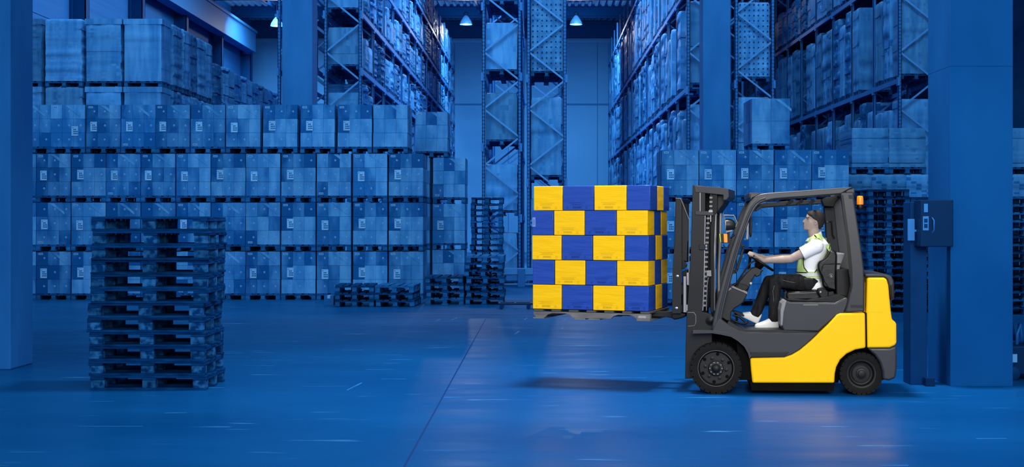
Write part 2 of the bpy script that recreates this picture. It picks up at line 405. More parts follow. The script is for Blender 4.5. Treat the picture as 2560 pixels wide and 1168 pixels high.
pallet_stack(1216, 33.4, 16, pp_side, 'the tall stack behind the left aisle pallets', 'tall pallet stack by the aisle', jit=.02)
pallet_stack(2222, 25.6, 16, pp_side, 'the tall stack behind the truck', 'tall pallet stack behind the truck', jit=.015)
pallet_stack(2330, 25.6, 15, pp_side, 'the tall stack behind the grey pillar', 'tall pallet stack behind the pillar', jit=.015)
pallet_stack(2566, 25.0, 15, pp_side, 'the stack right of the pillar', 'pallet stack at the right edge', jit=.015)
# small carton left of the low stacks
g = G(); g.box(-.1, .1, -.15, .15, 0, .2); g.box(-.03, .03, -.151, .151, .1995, .2005, 1); g.box(-.03, .03, -.1515, -.15, .14, .2, 1)
Yx = FLOORY(763); o = obj('carton', g, [m_car[0], m_mark], bevel=.004); o.location = (PX(823, Yx)-.01, Yx+.15, 0)
tag(o, 'small closed carton on the floor beside the low pallet stack', 'carton')

# ---------------------------------------------------------------- carton loads of the block storage
def diamond(g, x, y, z, r):
    g.add([(x-r, y, z), (x, y, z-r), (x+r, y, z), (x, y, z+r)], [(0, 1, 2, 3)], 4)
    q = r*.72; g.add([(x-q, y-.001, z), (x, y-.001, z-q), (x+q, y-.001, z), (x, y-.001, z+q)], [(0, 1, 2, 3)], 5)
    g.box(x-.006, x+.006, y-.0025, y-.0015, z-.005, z+.022, 4); g.box(x-.006, x+.006, y-.0025, y-.0015, z-.022, z-.012, 4)
def carton_load(seed, W=.775, D=1.14, Hc=.955, cols=3, rows=3, sheet=None, marks=True, light=0.3):
    rr = random.Random(seed); root = empty('carton_pallet_load', (0, 0, 0))
    p = obj('pallet', pallet_mesh(1.16, .785, .142, True), [m_wood_u, m_wood_m], root)
    g = G(); z0 = .142; cw = W/cols; ch = Hc/rows
    g.box(-W/2+.012, W/2-.012, -D/2+.012, D/2-.012, z0, z0+Hc-.01, 3)
    xoff = [rr.uniform(-.006, .006) for _ in range(rows)]
    for j in range(rows):
        for i in range(cols):
            mi = rr.choices((0, 1, 2), (1-light, light, .35))[0]
            a = -W/2 + i*cw + xoff[j]; zz = z0 + j*ch; dy = rr.uniform(0, .006)
            g.box(a+.002, a+cw-.002, -D/2+dy, -D/2+.25, zz+.002, zz+ch-.003, mi)
            g.box(a+.002, a+cw-.002, D/2-.25, D/2-dy, zz+.002, zz+ch-.003, mi)
            if marks and rr.random() < .85: diamond(g, a+cw*(.62 if i else .7), -D/2+dy-.002, zz+ch*.52, .026)
        for k in range(4):                                  # the sides
            y0 = -D/2 + .25 + (D-.5)/4*k; y1 = y0 + (D-.5)/4
            for s in (-1, 1):
                x = s*(W/2) + xoff[j]; zz = z0+j*ch
                g.box(min(x, x-s*.2), max(x, x-s*.2), y0+.002, y1-.002, zz+.002, zz+ch-.003, rr.choices((0, 1, 2), (.5, .4, .2))[0])
    # caption box and its printed bars
    zc = z0 + (Hc-.06 if rr.random() < .5 else .05); xc = -W/2+.05
    g.box(xc, xc+.1, -D/2-.002, -D/2-.001, zc-.02, zc+.022, 4)
    for q in range(3): g.box(xc+.012+q*.028, xc+.032+q*.028, -D/2-.003, -D/2-.002, zc-.01, zc+.012, 5)
    # taped-down flap of film
    if rr.random() < .6:
        x = rr.uniform(-.1, .1); z = z0+Hc-.02
        g.add([(x, -D/2-.003, z), (x+.34, -D/2-.003, z-.26), (x+.34, -D/2-.003, z-.2), (x+.1, -D/2-.003, z)], [(0, 1, 2, 3)], 1)
    c = obj('cartons', g, m_car + [m_seam, m_mark, m_mark_in], root)
    kids(root, p, c)
    if sheet is not None:
        sx, sz = sheet; g = G(); y = -D/2-.006
        g.box(sx-.075, sx+.075, y-.001, y+.001, sz-.11, sz+.11)
        for q in range(3):
            for t in range(3 if q else 2): g.box(sx-.03+t*.034, sx-.004+t*.034, y-.002, y-.001, sz+.02-q*.045, sz+.045-q*.045, 1)
        g.box(sx-.06, sx-.03, y-.002, y-.001, sz+.07, sz+.08, 1)
        kids(root, obj('label_sheet', g, [m_sheet, m_mark_in], root))
    return Proto(root)
CL = [carton_load(11, sheet=(-.2, .6)), carton_load(12, sheet=(-.2, .58), light=.5), carton_load(13, sheet=(-.22, .6), light=.15),
      carton_load(14, light=.6), carton_load(15, light=.2), carton_load(16, sheet=(.16, .5), light=.3), carton_load(17, sheet=(-.18, .62), light=.8, marks=True),
      carton_load(18, light=.9, marks=False, rows=3)]
tops = [(-46,38),(41,124),(126,210),(214,300),(303,386),(388,473),(476,561),(564,650),(656,743),(749,837),(843,929),(933,1018)]
mids = [(3,87),(89,175),(178,262),(265,348),(351,437),(440,525),(528,611),(614,699),(702,788),(791,877),(881,968),(971,1057)]
Yw = FLOORY(750) ; rs = random.Random(21)
rows_ = [('bottom', mids), ('second', mids), ('third', mids), ('top', tops)]
for r, (rn, xs_) in enumerate(rows_):
    for i, (a, b) in enumerate(xs_):
        k = (3, 5, 1, 2, 0, 0, 1, 6, 6, 1, 6, 7)[i] if r == 3 else rs.choice((0, 1, 2, 3, 5, 0, 2, 6) if i < 8 else (1, 6, 3, 6))
        if r == 3: k = (4, 0, 5, 2, 0, 2, 0, 1, 6, 6, 6, 7)[i]
        x = (PX(a, Yw)+PX(b, Yw))/2
        nm = 'wrapped carton load, %s from the left, %s row of the carton wall' % (NUM[i+1], rn if r in (0, 3) else rn + '-lowest')
        CL[k].place((x, Yw+.6+rs.uniform(0, .012), r*1.1085), label=nm, cat='pallet load', group='film wrapped carton loads of the left wall')
for r in range(4):
    Y = 31.75; a, b = ((1078, 1163), (1079, 1164), (1080, 1165), (1036, 1121))[r]
    CL[(3, 1, 3, 7)[r]].place(((PX(a, Y)+PX(b, Y))/2, Y+.6, r*1.1085), label='carton load at the right end of the carton wall, set back, %s' % ('on the floor', 'second tier', 'third tier', 'topmost')[r],
        cat='pallet load', group='set-back carton loads at the wall end')
for r in range(1):   # carries the topmost set-back load
    Y = 31.75; CL[3].place((PX(1036, Y)-.02, Y+.6, 2*1.1085), label='film wrapped carton load just behind the wall end', cat='pallet load', group='set-back carton loads at the wall end')
for r in range(2):
    Y = 31.75; CL[3].place((PX(1036, Y)-.02, Y+.6, r*1.1085), label='film wrapped carton load just behind the wall end', cat='pallet load', group='set-back carton loads at the wall end')
Y2 = FLOORY(765); s2 = F/Y2
for r in range(3):
    for i, (a, b) in enumerate(((1655, 1746), (1750, 1839), (1843, 1934), (1938, 2028), (2032, 2121))):
        CL[rs.choice((0, 1, 1, 6, 2))].place(((PX(a, Y2)+PX(b, Y2))/2, Y2+.6, r*1.09), label='film wrapped carton load behind the truck, %s from the left, %s' % (NUM[i+1], ('on the floor', 'middle tier', 'third tier under the racks')[r]),
            cat='pallet load', group='carton loads behind the truck')
CLw = carton_load(31, W=.8, rows=2, cols=2, marks=False, light=.7)
CLw.place(((PX(1884, Y2)+PX(1977, Y2))/2, Y2+.7, 3*1.09), label='pale film wrapped load standing alone on top of the loads behind the truck', cat='pallet load')

# ---------------------------------------------------------------- bulky wrapped goods
def lumpy(seed, W, D, Hh, z0=.14, layers=9, amp=.014, tone=(0,), groove=True, bulge=0.0, base='origin'):
    """a film wrapped load: rounded block whose outline wanders from layer to layer"""
    rr = random.Random(seed); g = G(); rg = []; n = 7
    off = [rr.uniform(-amp, amp) for _ in range(4*n)]
    zs = []
    for i in range(layers):
        a = i/layers; zs += [(a+.01, 0), (a+.5/layers, 1), (a+1/layers-.01, 0)]
    zs = []; o2s = []; shs = []
    for i in range(layers):
        hh = rr.uniform(-.2, .2)/layers if 0 < i else 0
        o2 = [rr.uniform(-amp*.8, amp*.8) for _ in range(4)]; sh = rr.uniform(-amp, amp)*.6
        for t in ((i/layers+hh+.004), (i+.5)/layers, (i+1)/layers-.012): zs.append((t, 1)); o2s.append([v+rr.uniform(-amp*.15, amp*.15) for v in o2]); shs.append(sh)
    zs.append((1.0, 0)); o2s.append(o2); shs.append(sh)
    for (t, bul), o2, sh in zip(zs, o2s, shs):
        row = []
        ins = (0 if bul else (.010 if groove else .003)); tp = .03 if t > .995 else (.012 if t > .97 else 0)
        hw = W/2-ins-tp + bulge*math.sin(math.pi*t); hd = D/2-ins-tp
        for sdx in range(4):
            for q in range(n):
                u = -1 + 2*q/n
                c = [(u, -1), (1, u), (-u, 1), (-1, -u)][sdx]
                x, y = c; rad = .025
                px_, py_ = x*hw, y*hd
                if abs(x) == 1 and abs(y) == 1: px_ -= x*rad*.4; py_ -= y*rad*.4
                d = off[sdx*n+q]*(.6+.4*bul) + o2[sdx]
                nx, ny = ((0, -1), (1, 0), (0, 1), (-1, 0))[sdx]
                row.append((px_+nx*d+sh*.4, py_+ny*d, z0+t*Hh))
        rg.append(row)
    g.rings(rg, tone[0])
    for k in range(len(g.f)):
        if len(tone) > 1 and rr.random() < .12: g.m[k] = tone[1]
    return g
def goods_proto(seed, W, D, Hh, layers, tone, palL=None, name='wrapped_pallet_load', parts=True, amp=.014, side=True, dots=None, cap=False):
    g = lumpy(seed, W, D, Hh, layers=layers, amp=amp, tone=tone)
    if dots:
        nx, nz = dots
        for i in range(nx):
            for j in range(nz):
                x = -W/2+W*(i+.5)/nx; z = .14+Hh*(j+.5)/nz; r = .025; y = -D/2-.022
                g.add([(x-r, y, z), (x, y, z-r), (x+r, y, z), (x, y, z+r)], [(0, 1, 2, 3)], 3)
    if cap:
        rr = random.Random(seed)
        g.box(-W/2-.012, W/2+.012, -D/2-.012, D/2+.012, .14+Hh-.13, .14+Hh+.01, 1)
    mats = m_sack + [m_hole]
    pg = pallet_mesh(D if side else W, W if side else D, .14, side)
    if parts:
        root = empty(name, (0, 0, 0)); a = obj('pallet', pg, [m_wood_u, m_wood_m], root); b = obj('wrapped_goods', g, mats, root, smooth=50)
        kids(root, a, b); return Proto(root)
    n = len(g.v); g2 = G(); g2.v = g.v + pg.v; g2.f = g.f + [tuple(i+n for i in f) for f in pg.f]; g2.m = g.m + [4]*len(pg.f)
    return Proto(obj(name, g2, mats + [m_wood_u], smooth=50))
# tall loads at the back left
TB = [goods_proto(41, .90, .8, 1.602, 11, (1, 0), cap=True), goods_proto(42, .97, .8, 1.61, 12, (1, 0), amp=.02), goods_proto(43, .93, .8, 1.602, 10, (0, 1), amp=.022, cap=True),
      goods_proto(44, .98, .8, 1.602, 9, (1,), amp=.008, cap=True)]
TBs = [goods_proto(45, 1.1, .74, 1.61, 12, (0, 1), amp=.03), goods_proto(46, 1.1, .76, 1.61, 14, (1, 0), amp=.035), goods_proto(47, 1.08, .74, 1.61, 10, (0, 2), amp=.03)]
T = 1.752
colx = [-13.02, -12.0, -10.95, -9.9]
rs = random.Random(8); tier = ['on the floor', 'second tier', 'third tier', 'topmost']
for i, x in enumerate(colx):
    x = (PX((15, 111, 212, 310)[i], 34)+PX((104, 207, 304, 404)[i], 34))/2
    colx[i] = x
    for r in range(4):
        if r < 2: lab = 'tall film wrapped load hidden behind the carton wall in the front block'
        else: lab = 'tall wrapped load at the back left, %s from the left, %s' % (NUM[i+1], ('lower visible tier', 'topmost')[r-2])
        TB[i].place((x, 34.42, r*T), R(rs.uniform(-1, 1)), label=lab, cat='pallet load', group='tall wrapped loads at the back left')
for k in range(5):
    for r in range(4):
        if r < 2: lab = 'tall film wrapped load hidden behind the carton wall in the receding block'
        else: lab = 'tall wrapped load at the back left, %s behind the front one, %s' % (NUM[k+1], ('lower visible tier', 'topmost')[r-2])
        TBs[(k+r) % 3].place((colx[3]+.02+rs.uniform(-.02, .02), 35.28+.83*k, r*T), R(rs.uniform(-1, 1)), label=lab, cat='pallet load', group='tall wrapped loads at the back left')
TC = [goods_proto(48, 1.05, .74, 1.488, 12, (2, 1), amp=.04), goods_proto(49, 1.05, .76, 1.488, 9, (0, 1), amp=.035), goods_proto(50, 1.05, .7, 1.488, 14, (1, 2), amp=.04)]
for k in range(11):
    for r in range(4):
        lab = 'shaggy wrapped load of the lower receding file, %s behind the tall ones' % NUM[k+1] if r == 3 else 'film wrapped load under the lower receding file at the back left'
        TC[(k*2+r) % 3].place((colx[3]+.05+rs.uniform(-.03, .03), 39.7+.86*k, r*1.63), R(rs.uniform(-2, 2)), label=lab, cat='pallet load',
                              group='lower receding file of wrapped loads')
# right: wrapped loads beside the carton loads
TR = [goods_proto(51, .82, 1.1, .86, 8, (0, 1), amp=.015), goods_proto(52, .8, 1.1, 1.26, 9, (0, 2), amp=.012)]
for i, px in enumerate((2139, 2226.5, 2314)):
    for r in range(2):
        TR[1].place((PX(px, 28.75), 29.4, r*1.41), label='wrapped load behind the tall pallet stack, %s from left, %s' % (NUM[i+1], ('on the floor', 'second tier')[r]), cat='pallet load', group='wrapped loads beside the pillar')
for i, px in enumerate((2179, 2272)):
    TR[0].place((PX(px, 28.75), 29.4, 2.82), label=('left','right')[i] + ' wide film wrapped load on the top tier beside the pillar', cat='pallet load', group='wrapped loads beside the pillar')
for r in range(3):
    TR[(1, 1, 0)[r]].place((PX(2572, 28.75), 29.4, r*1.41), label='wrapped load at the right edge behind the pillar, %s' % tier[r], cat='pallet load', group='wrapped loads at the right edge')

# ---------------------------------------------------------------- pallet racking
YR = 37.0; BAY = 2.75; NB = 15
def rack(name, x0, x1, levels, label, frames=NB+1, top=12.4, ph=6.55, beams=True):
    root = empty(name, ((x0+x1)/2, YR, 0), label=label, cat='pallet rack', group='steel pallet racks')
    for k in range(frames):
        y = YR + k*BAY; g = G(); w_ = .09
        for x in (x0, x1-w_):
            g.box(x, x+w_, y, y+.03, 0, top); g.box(x, x+.012, y, y+.09, 0, top); g.box(x+w_-.012, x+w_, y, y+.09, 0, top)
            g.box(x-.03, x+w_+.03, y-.03, y+.11, 0, .012)
            if k == 0:
                z = .3
                while z < 8.2:
                    g.box(x+.018, x+.034, y-.003, y, z, z+.035, 2); g.box(x+.056, x+.072, y-.003, y, z, z+.035, 2); z += .1
        z = ph - .8*8; s = 0; pts = []
        while z < top-.1:
            pts.append((z, s)); z += .8; s ^= 1
        a, b = x0+w_*.5, x1-w_*.5
        for (za, sa), (zb, sb) in zip(pts, pts[1:]):
            if zb < .2: continue
            za = max(za, .1)
            g.bar((b if sa else a, y+.045, za), (b if sb else a, y+.045, zb), .05, .03, 1, up=(0, 1, 0))
        kids(root, obj('upright_frame', g, [m_rack, m_rackl, m_hole], root))
    if beams:
        for z in levels:
            for x in (x0-.02, x1-.03):
                g = G(); g.box(x, x+.05, YR+.02, YR+(frames-1)*BAY+.07, z-.13, z)
                for k in range(frames):
                    y = YR+k*BAY; g.box(x-.004, x+.054, y-.04, y+.12, z-.2, z+.03)
                kids(root, obj('beam', g, m_beam, root))
    return root
RK = dict(L=(-6.0, -4.94), K=(-7.3, -6.22), CA=(-1.57, -.47), CB=(-.31, .80), A=(4.17, 5.25), B=(5.52, 6.63), C=(10.1, 11.2))
LV = dict(L=(1.4, 2.95, 4.5, 6.07, 7.67, 9.27, 10.85), K=(1.4, 2.95, 4.5, 6.07, 7.67, 9.27), CA=(1.96, 3.95, 5.93, 7.9, 9.9), CB=(2.95, 5.88, 8.8),
          A=(2.75, 5.55, 8.35, 11.2), B=(2.85, 5.72, 8.6), C=(2.8, 5.8, 8.95))
LB = dict(L='tall blue pallet rack along the left side of the left aisle', K='pallet rack behind the concrete column, back to back with the left aisle rack',
          CA='left one of the two centre racks, seen end on', CB='right one of the two centre racks, seen end on', A='pallet rack along the right side of the centre aisle',
          B='pallet rack back to back with the centre aisle rack, right of the column', C='pallet rack on the far right side, partly behind the pillar')
for k in RK: rack('pallet_rack', *RK[k], LV[k], LB[k], frames=(NB+1 if k in 'LAC' else 4), ph=6.55 if k != 'B' else 6.05)
# goods seen end on in the front bays
def endgoods(seed, Hh, tone, layers, dots=None, amp=.012, W=.9):
    return goods_proto(seed, W, .8, Hh, layers, tone, amp=amp, dots=dots)
E = dict(a=endgoods(61, 1.32, (1, 0), 4), b=endgoods(62, 1.3, (0, 1), 6), c=endgoods(63, 2.2, (1, 0), 9, amp=.025), d=endgoods(64, 2.1, (1, 0), 12, dots=(7, 14)), e=endgoods(65, 1.05, (1, 0), 3),
         f=endgoods(66, 2.3, (0, 1), 11, amp=.02), h=endgoods(67, .78, (0, 1), 4))
rackname = dict(CA='left centre rack', CB='right centre rack', L='left aisle rack', K='rack behind the column', A='centre aisle rack', B='rack right of the column', C='far right rack')
front = [('CA', 0, 'a'), ('CA', 1.96, 'b'), ('CA', 3.95, 'a'), ('CA', 5.93, 'a'), ('CA', 7.9, 'b'), ('CB', 0, 'f'), ('CB', 2.95, 'c'), ('CB', 5.88, 'd'),
         ('L', 4.5, 'h'), ('L', 6.07, 'e'), ('L', 7.67, 'e'), ('K', 6.07, 'e'), ('A', 2.75, 'c'), ('A', 5.55, 'f'), ('B', 2.85, 'f'), ('B', 5.72, 'd'), ('C', 2.8, 'f'), ('C', 5.8, 'c')]
lvname = lambda z: 'standing on the floor' if z == 0 else 'at %.0f metres height' % z
for rk, z, e in front:
    x0, x1 = RK[rk]; nlev = sorted([0]+list(LV[rk])).index(z)
    E[e].place(((x0+x1)/2, YR+.55, z), label='wrapped load at the near end of the %s, %s' % (rackname[rk], 'on the floor' if nlev == 0 else NUM[nlev]+' shelf up'), cat='pallet load', group='loads at the near rack ends')
    for q in (1, 2):
        if rk in ('CA', 'CB'): E[e].place(((x0+x1)/2, YR+.55+.86*q, z), label='film wrapped load next in line inside the centre racks', cat='pallet load', group='loads inside the centre racks')
# loads facing the aisles
def aisle_loads():
    rr = random.Random(77); spots = []
    sets = {'L': [4.5, 6.07, 7.67, 9.27, 10.85], 'A': [0, 2.75, 5.55, 8.35], 'C': [0, 2.8, 5.8, 8.95]}
    for rk, zs in sets.items():
        x0, x1 = RK[rk]; face = x1 if rk == 'L' else x0
        for z in zs:
            lev = sorted([0]+list(LV[rk])); nx = [q for q in lev if q > z]; room = (nx[0]-z if nx else 1.9)-.30
            for k in range(NB):
                for j in range(3):
                    Y = YR + k*BAY + .1 + .43 + j*.865
                    if k == 0 and j == 0 and any(f[0] == rk and f[1] == z for f in front): continue
                    s = F/Y; px = CX + face*s; pt = CY-(z+.8*room-H)*s; pb = CY-(z-H)*s
                    if pb < -10 or px > 2330: continue
                    if rk == 'L' and px < 1120 and pt > 255: continue
                    if rk == 'A' and pt > 465: continue
                    if rk == 'C' and (Y > 57.5 or pt > 385): continue
                    spots.append((s, rk, z, room, (x0+x1)/2, Y, rr.random(), lev.index(z), k, j))
    spots.sort(reverse=True)
    return spots
spots = aisle_loads()
rs = random.Random(9)
bank = {}
def side_proto(room, v, far=False):
    key = (round(room, 1), v)
    if key not in bank:
        q = random.Random(hash(key) % 1000 + v*7)
        hh = room - .14 - (.08, .3, .02, .42, .18)[v] * (1 if room < 2 else 1.2)
        bank[key] = goods_proto(100+v*13+int(room*10), 1.06, (.76, .72, .78, .7, .74)[v], hh, (9, 6, 12, 5, 8)[v], ((0, 1), (1, 0), (2, 1), (1, 0), (0, 2))[v], parts=False, amp=(.03, .018, .04, .015, .028)[v], name='wrapped_rack_load')
    return bank[key]
near, farther = spots[:285], spots[285:]
for s, rk, z, room, x, Y, u, li, bk_, jj in near:
    if u < .04: continue
    side_proto(room, int(u*97) % 5).place((x+rs.uniform(-.05, .03), Y, z), R(rs.uniform(-1.5, 1.5)), label='wrapped load, %s of the %s bay, %s of the %s' % (('near end', 'middle', 'far end')[jj], NUM[bk_+1], 'floor level' if li == 0 else NUM[li]+' shelf', rackname[rk]),
        cat='pallet load', group='loads of the %s, %s' % (rackname[rk], 'floor level' if li == 0 else 'shelf %d' % li))
if farther:
    g = G()
    for s, rk, z, room, x, Y, u, li, bk_, jj in farther:
        v = int(u*97) % 5; q = lumpy(500+v, 1.06, .74, room-.2-.08*v, z0=.0, layers=5, amp=.03, tone=((0,), (1,), (2,), (1,), (0,))[v])
        q.v = [(a+x, b+Y, c+z) for a, b, c in q.v]; n = len(g.v); g.v += q.v; g.f += [tuple(i+n for i in f) for f in q.f]; g.m += q.m
    o = obj('distant_rack_loads', g, m_sack, smooth=50); tag(o, 'many film wrapped loads filling the far ends of the aisle racks', 'pallet loads', kind='stuff')
print('rack loads', len(near), len(farther))
# low guard rail before the centre racks
g = G(); root = empty('rack_guard_rail', (PX(1290, 36), 35.9, 0), label='low blue double guard rail on the floor before the centre racks', cat='guard rail')
for z0, z1 in ((.34, .52), (.06, .1)):
    g = G(); g.box(-1.75, 1.0, 35.85, 35.93, z0, z1); kids(root, obj('rail', g, m_rackl, root, bevel=.01))
g = G(); g.box(-1.75, 1.0, 35.87, 35.91, .18, .34); kids(root, obj('rail_panel', g, m_beam, root))
for x in (-1.65, -.45, .85):
    g = G(); g.box(x-.1, x+.1, 35.8, 35.96, 0, .5); kids(root, obj('post', g, m_rack, root, bevel=.01))
# dollies on the floor between stacks and rail
def dolly(px, Y, lab):
    x = PX(px, Y); root = empty('roller_dolly', (x, Y, 0), label=lab, cat='dolly', group='flat roller dollies on the floor')
    g = G()
    for yy in (-.18, .18): g.box(x-.34, x+.34, Y+yy-.02, Y+yy+.02, .085, .125)
    for xx in (-.32, 0, .32): g.box(x+xx-.02, x+xx+.02, Y-.18, Y+.18, .09, .12)
    kids(root, obj('frame', g, m_navy2, root, bevel=.004))
    for xx in (-.27, .27):
        for yy in (-.18, .18):
            g = G(); g.lathe([(.03, -.018), (.042, -.012), (.042, .012), (.03, .018)], (x+xx, Y+yy, .0425), (0, 1, 0), 14); kids(root, obj('wheel', g, m_navy, root, smooth=40))
            g = G(); g.box(x+xx-.02, x+xx+.02, Y+yy-.026, Y+yy+.026, .06, .09); kids(root, obj('caster', g, m_navy2, root))
dolly(1288, FLOORY(772), 'dark flat roller dolly on the floor beside the half-height pallets'); dolly(1372, FLOORY(772), 'dark flat roller dolly on the floor partly behind the held load')

# ---------------------------------------------------------------- terminal post at the pillar
x0, x1, y0, y1 = PILLAR
xa = PX(2284, y0); xb = PX(2326, y0)
root = empty('terminal_post', ((xa+xb)/2, y0+.1, 0), label='dark steel post with a control cabinet and small screen beside the grey pillar', cat='control cabinet')
g = G(); g.box(xa, xb, y0+.12, y0+.16, .0, PZ(500, y0)-.02); g.box(xa, xa+.04, y0+.16, y0+.4, 0, PZ(500, y0)-.02); kids(root, obj('post', g, m_navy, root, bevel=.006))
ca, cb = PX(2293, y0), x0+.01
g = G(); g.box(ca, x0-.005, y0-.12, y0+.12, PZ(617, y0), PZ(500, y0)); kids(root, obj('cabinet', g, m_navy2, root, bevel=.01))
cx = PX(2314, y0-.12)
g = G(); g.box(cx-.03, cx+.03, y0-.128, y0-.12, PZ(576, y0), PZ(541, y0)); g.box(cx-.018, cx+.018, y0-.131, y0-.128, PZ(570, y0), PZ(547, y0), 1); g.box(cx-.02, cx+.02, y0-.133, y0-.131, PZ(560, y0), PZ(557, y0), 0); kids(root, obj('handle_plate', g, [m_rackl, m_navy], root))
g = G(); g.box(cx-.018, cx+.022, y0-.126, y0-.12, PZ(531, y0), PZ(510, y0)); kids(root, obj('label_plate', g, m_rackl, root))
g = G(); g.tube([(cx+.07, y0-.12, PZ(545, y0)), (cx+.08, y0-.15, PZ(552, y0)), (cx+.08, y0-.15, PZ(575, y0)), (cx+.07, y0-.12, PZ(582, y0))], .008); kids(root, obj('handle', g, m_rack, root, smooth=60))
sx = PX(2280, y0)
g = G(); g.box(sx-.035, sx+.035, y0+.02, y0+.05, PZ(602, y0), PZ(548, y0)); g.box(sx+.03, ca+.02, y0+.03, y0+.045, PZ(580, y0), PZ(574, y0)); kids(root, obj('screen', g, m_rackl, root, bevel=.004))
g = G(); g.box(PX(2313, y0), PX(2336, y0), y0-.02, y0+.08, 0, .09); kids(root, obj('foot_block', g, m_navy2, root, bevel=.006))
# narrow machine right of the pillar
Ym = FLOORY(960); x = x1+.07
root = empty('floor_scrubber', (x+.35, Ym+.4, 0), label='dark wheeled machine with a pale label right of the pillar', cat='machine')
g = G(); g.box(x, x+.7, Ym+.3, Ym+.9, .06, .38); kids(root, obj('body', g, m_navy2, root, bevel=.02))
g = G(); g.box(x+.03, x+.16, Ym+.295, Ym+.3, .2, .29); kids(root, obj('label_plate', g, m_sheet, root))
for q in range(4):
    g = G(); g.tube([(x+.05+q*.09, Ym+.5, .38), (x+.02+q*.1, Ym+.45, .5+.04*(q % 2)), (x+.1+q*.08, Ym+.5, .6), (x+.16+q*.08, Ym+.6, .42)], .018); kids(root, obj('hose', g, m_navy if q % 2 else m_rack, root, smooth=60))
for q in (.12, .58):
    g = G(); g.lathe([(.05, -.03), (.075, -.02), (.075, .02), (.05, .03)], (x+q, Ym+.32, .075), (0, 1, 0), 18); kids(root, obj('wheel', g, m_navy, root, smooth=40))
# ================================================================ the forklift truck and its load
class Frame:
    def __init__(s, px, Y, yaw):
        s.o = Vector((PX(px, Y), Y, 0)); a = R(yaw); s.a = a
        s.ex = Vector((math.cos(a), math.sin(a), 0)); s.ey = Vector((-math.sin(a), math.cos(a), 0))
    def at(s, px, py, d):
        """the world point that the picture position shows on the plane d metres behind this frame's near side"""
        k = (px-CX)/F; Y = (d + s.o.x*s.ey.x + s.o.y*s.ey.y)/(k*s.ey.x + s.ey.y)
        return Vector((k*Y, Y, PZ(py, Y)))
    def w(s, x, y, z): return s.o + s.ex*x + s.ey*y + Vector((0, 0, z))
    def loc(s, p): q = p - s.o; return (q.dot(s.ex), q.dot(s.ey), p.z)
    def M(s): return Matrix.Translation(s.o) @ Matrix.Rotation(s.a, 4, 'Z')
FB = Frame(1793, FLOORY(985), -6)                       # truck body
Om = FB.at(1760, 800, .14); FM = Frame(1760, Om.y, -13)   # mast and carriage
def z1(zx, zy): return 1680+zx*.4882, 440+zy*.488
def z3(zx, zy): return 1840+zx*.291, 500+zy*.2911
def zm(zx, zy): return 1680+zx*.1711, 640+zy*.1712       # mast close-up
def zl(zx, zy): return 1690+zx*.16267, 450+zy*.16267
def zd(zx, zy): return 1780+zx*.2397, 570+zy*.2397
def poly(fr, pts, d, conv=z1): return [fr.at(*conv(*p), d) for p in pts]
def slab(g, fr, pts, d0, d1, conv=z1, mi=0):
    g.prism(poly(fr, pts, d0, conv), fr.ey*(d1-d0), mi)

m_yel = M('yellow_paint', (252, 194, 0), .42, spec=.18, coat=.05, var=.02, scale=(2, 2, 2))
m_gry = M('grey_body_paint', (45, 46, 50), .38, spec=.35, coat=.1, var=.06, scale=(3, 3, 3))
m_drk = M('dark_steel', (24, 25, 27), .42, spec=.3, var=.12, scale=(5, 5, 5))
m_blk = M('black_plastic', (7, 7, 8), .42, spec=.25)
m_void = M('underbody_black', (5, 5, 5), .8, spec=.1)
m_rub = M('tyre_rubber', (22, 21, 20), .8, spec=.15, var=.15, scale=(10, 10, 10), bump=.1, bscale=(30, 30, 30))
m_rim = M('rim_paint', (19, 19, 19), .5, spec=.3, var=.15, scale=(8, 8, 8))
m_chr = M('bright_steel', (170, 170, 172), .25, metal=1.0)
m_lgt = M('machined_steel', (150, 150, 152), .35, metal=.6)
m_lth = M('black_vinyl', (4, 4, 5), .33, spec=.35, bump=.05, bscale=(20, 20, 20))
m_gpl = M('grey_plastic', (128, 128, 128), .5, spec=.3)
m_amb = M('amber_lens', (235, 130, 10), .25, spec=.5, coat=.3, emit=.25)
m_lens = M('lamp_lens', (205, 205, 205), .2, spec=.6, coat=.3)
m_edge = M('worn_edge', (120, 118, 116), .5, metal=.4)
m_lime = M('lime_lens', (175, 195, 40), .3, spec=.5)

truck = empty('forklift_truck', FB.o, FB.a, label='yellow and dark grey counterbalance forklift carrying a load of cartons', cat='forklift')
P_ = lambda nm, g, mt, par=None, **k: obj(nm, g, mt, par or truck, **k)
WD = 1.06                                              # body width
# ---- body panels
g = G()
side = [(400,934),(575,930),(615,916),(655,892),(705,850),(750,808),(800,760),(846,710),(862,704),(990,702),(993,882),(940,891),(895,912),(862,942),(842,980),(835,1012),(832,1062),(412,1062),(405,1000)]
slab(g, FB, side, 0, WD)
P_('body_panel', g, m_yel, bevel=.018, bseg=3, smooth=35)
g = G()
cw = [(1000,521),(1085,521),(1100,529),(1109,560),(1121,690),(1128,738),(1146,748),(1150,760),(1151,858),(1140,870),(1114,881),(997,882),(995,704)]
slab(g, FB, cw, -.005, WD+.005)
counter = P_('counterweight', g, m_yel, bevel=.03, bseg=3, smooth=35)
g = G(); slab(g, FB, [(1003,696),(1085,696),(1085,697.5),(1003,697.5)], -.0065, -.004); P_('crease_line', g, m_lime, counter)
g = G(); slab(g, FB, [(991,702),(997,702),(1000,884),(994,884)], -.004, WD); P_('panel_gap', g, m_void)
g = G()
cap = [(985,499),(1050,500),(1100,504),(1125,514),(1136,535),(1141,600),(1139,634),(1124,641),(1116,600),(1109,560),(1100,530),(1085,520),(990,520)]
slab(g, FB, cap, .01, WD-.01); hood = P_('counterweight_cover', g, m_gry, bevel=.02, bseg=3, smooth=35)
g = G(); slab(g, FB, [(1119,560),(1131,552),(1137,570),(1136,622),(1126,630)], -.004, .05); P_('tail_lamp', g, m_rim, hood, bevel=.006)
g = G()
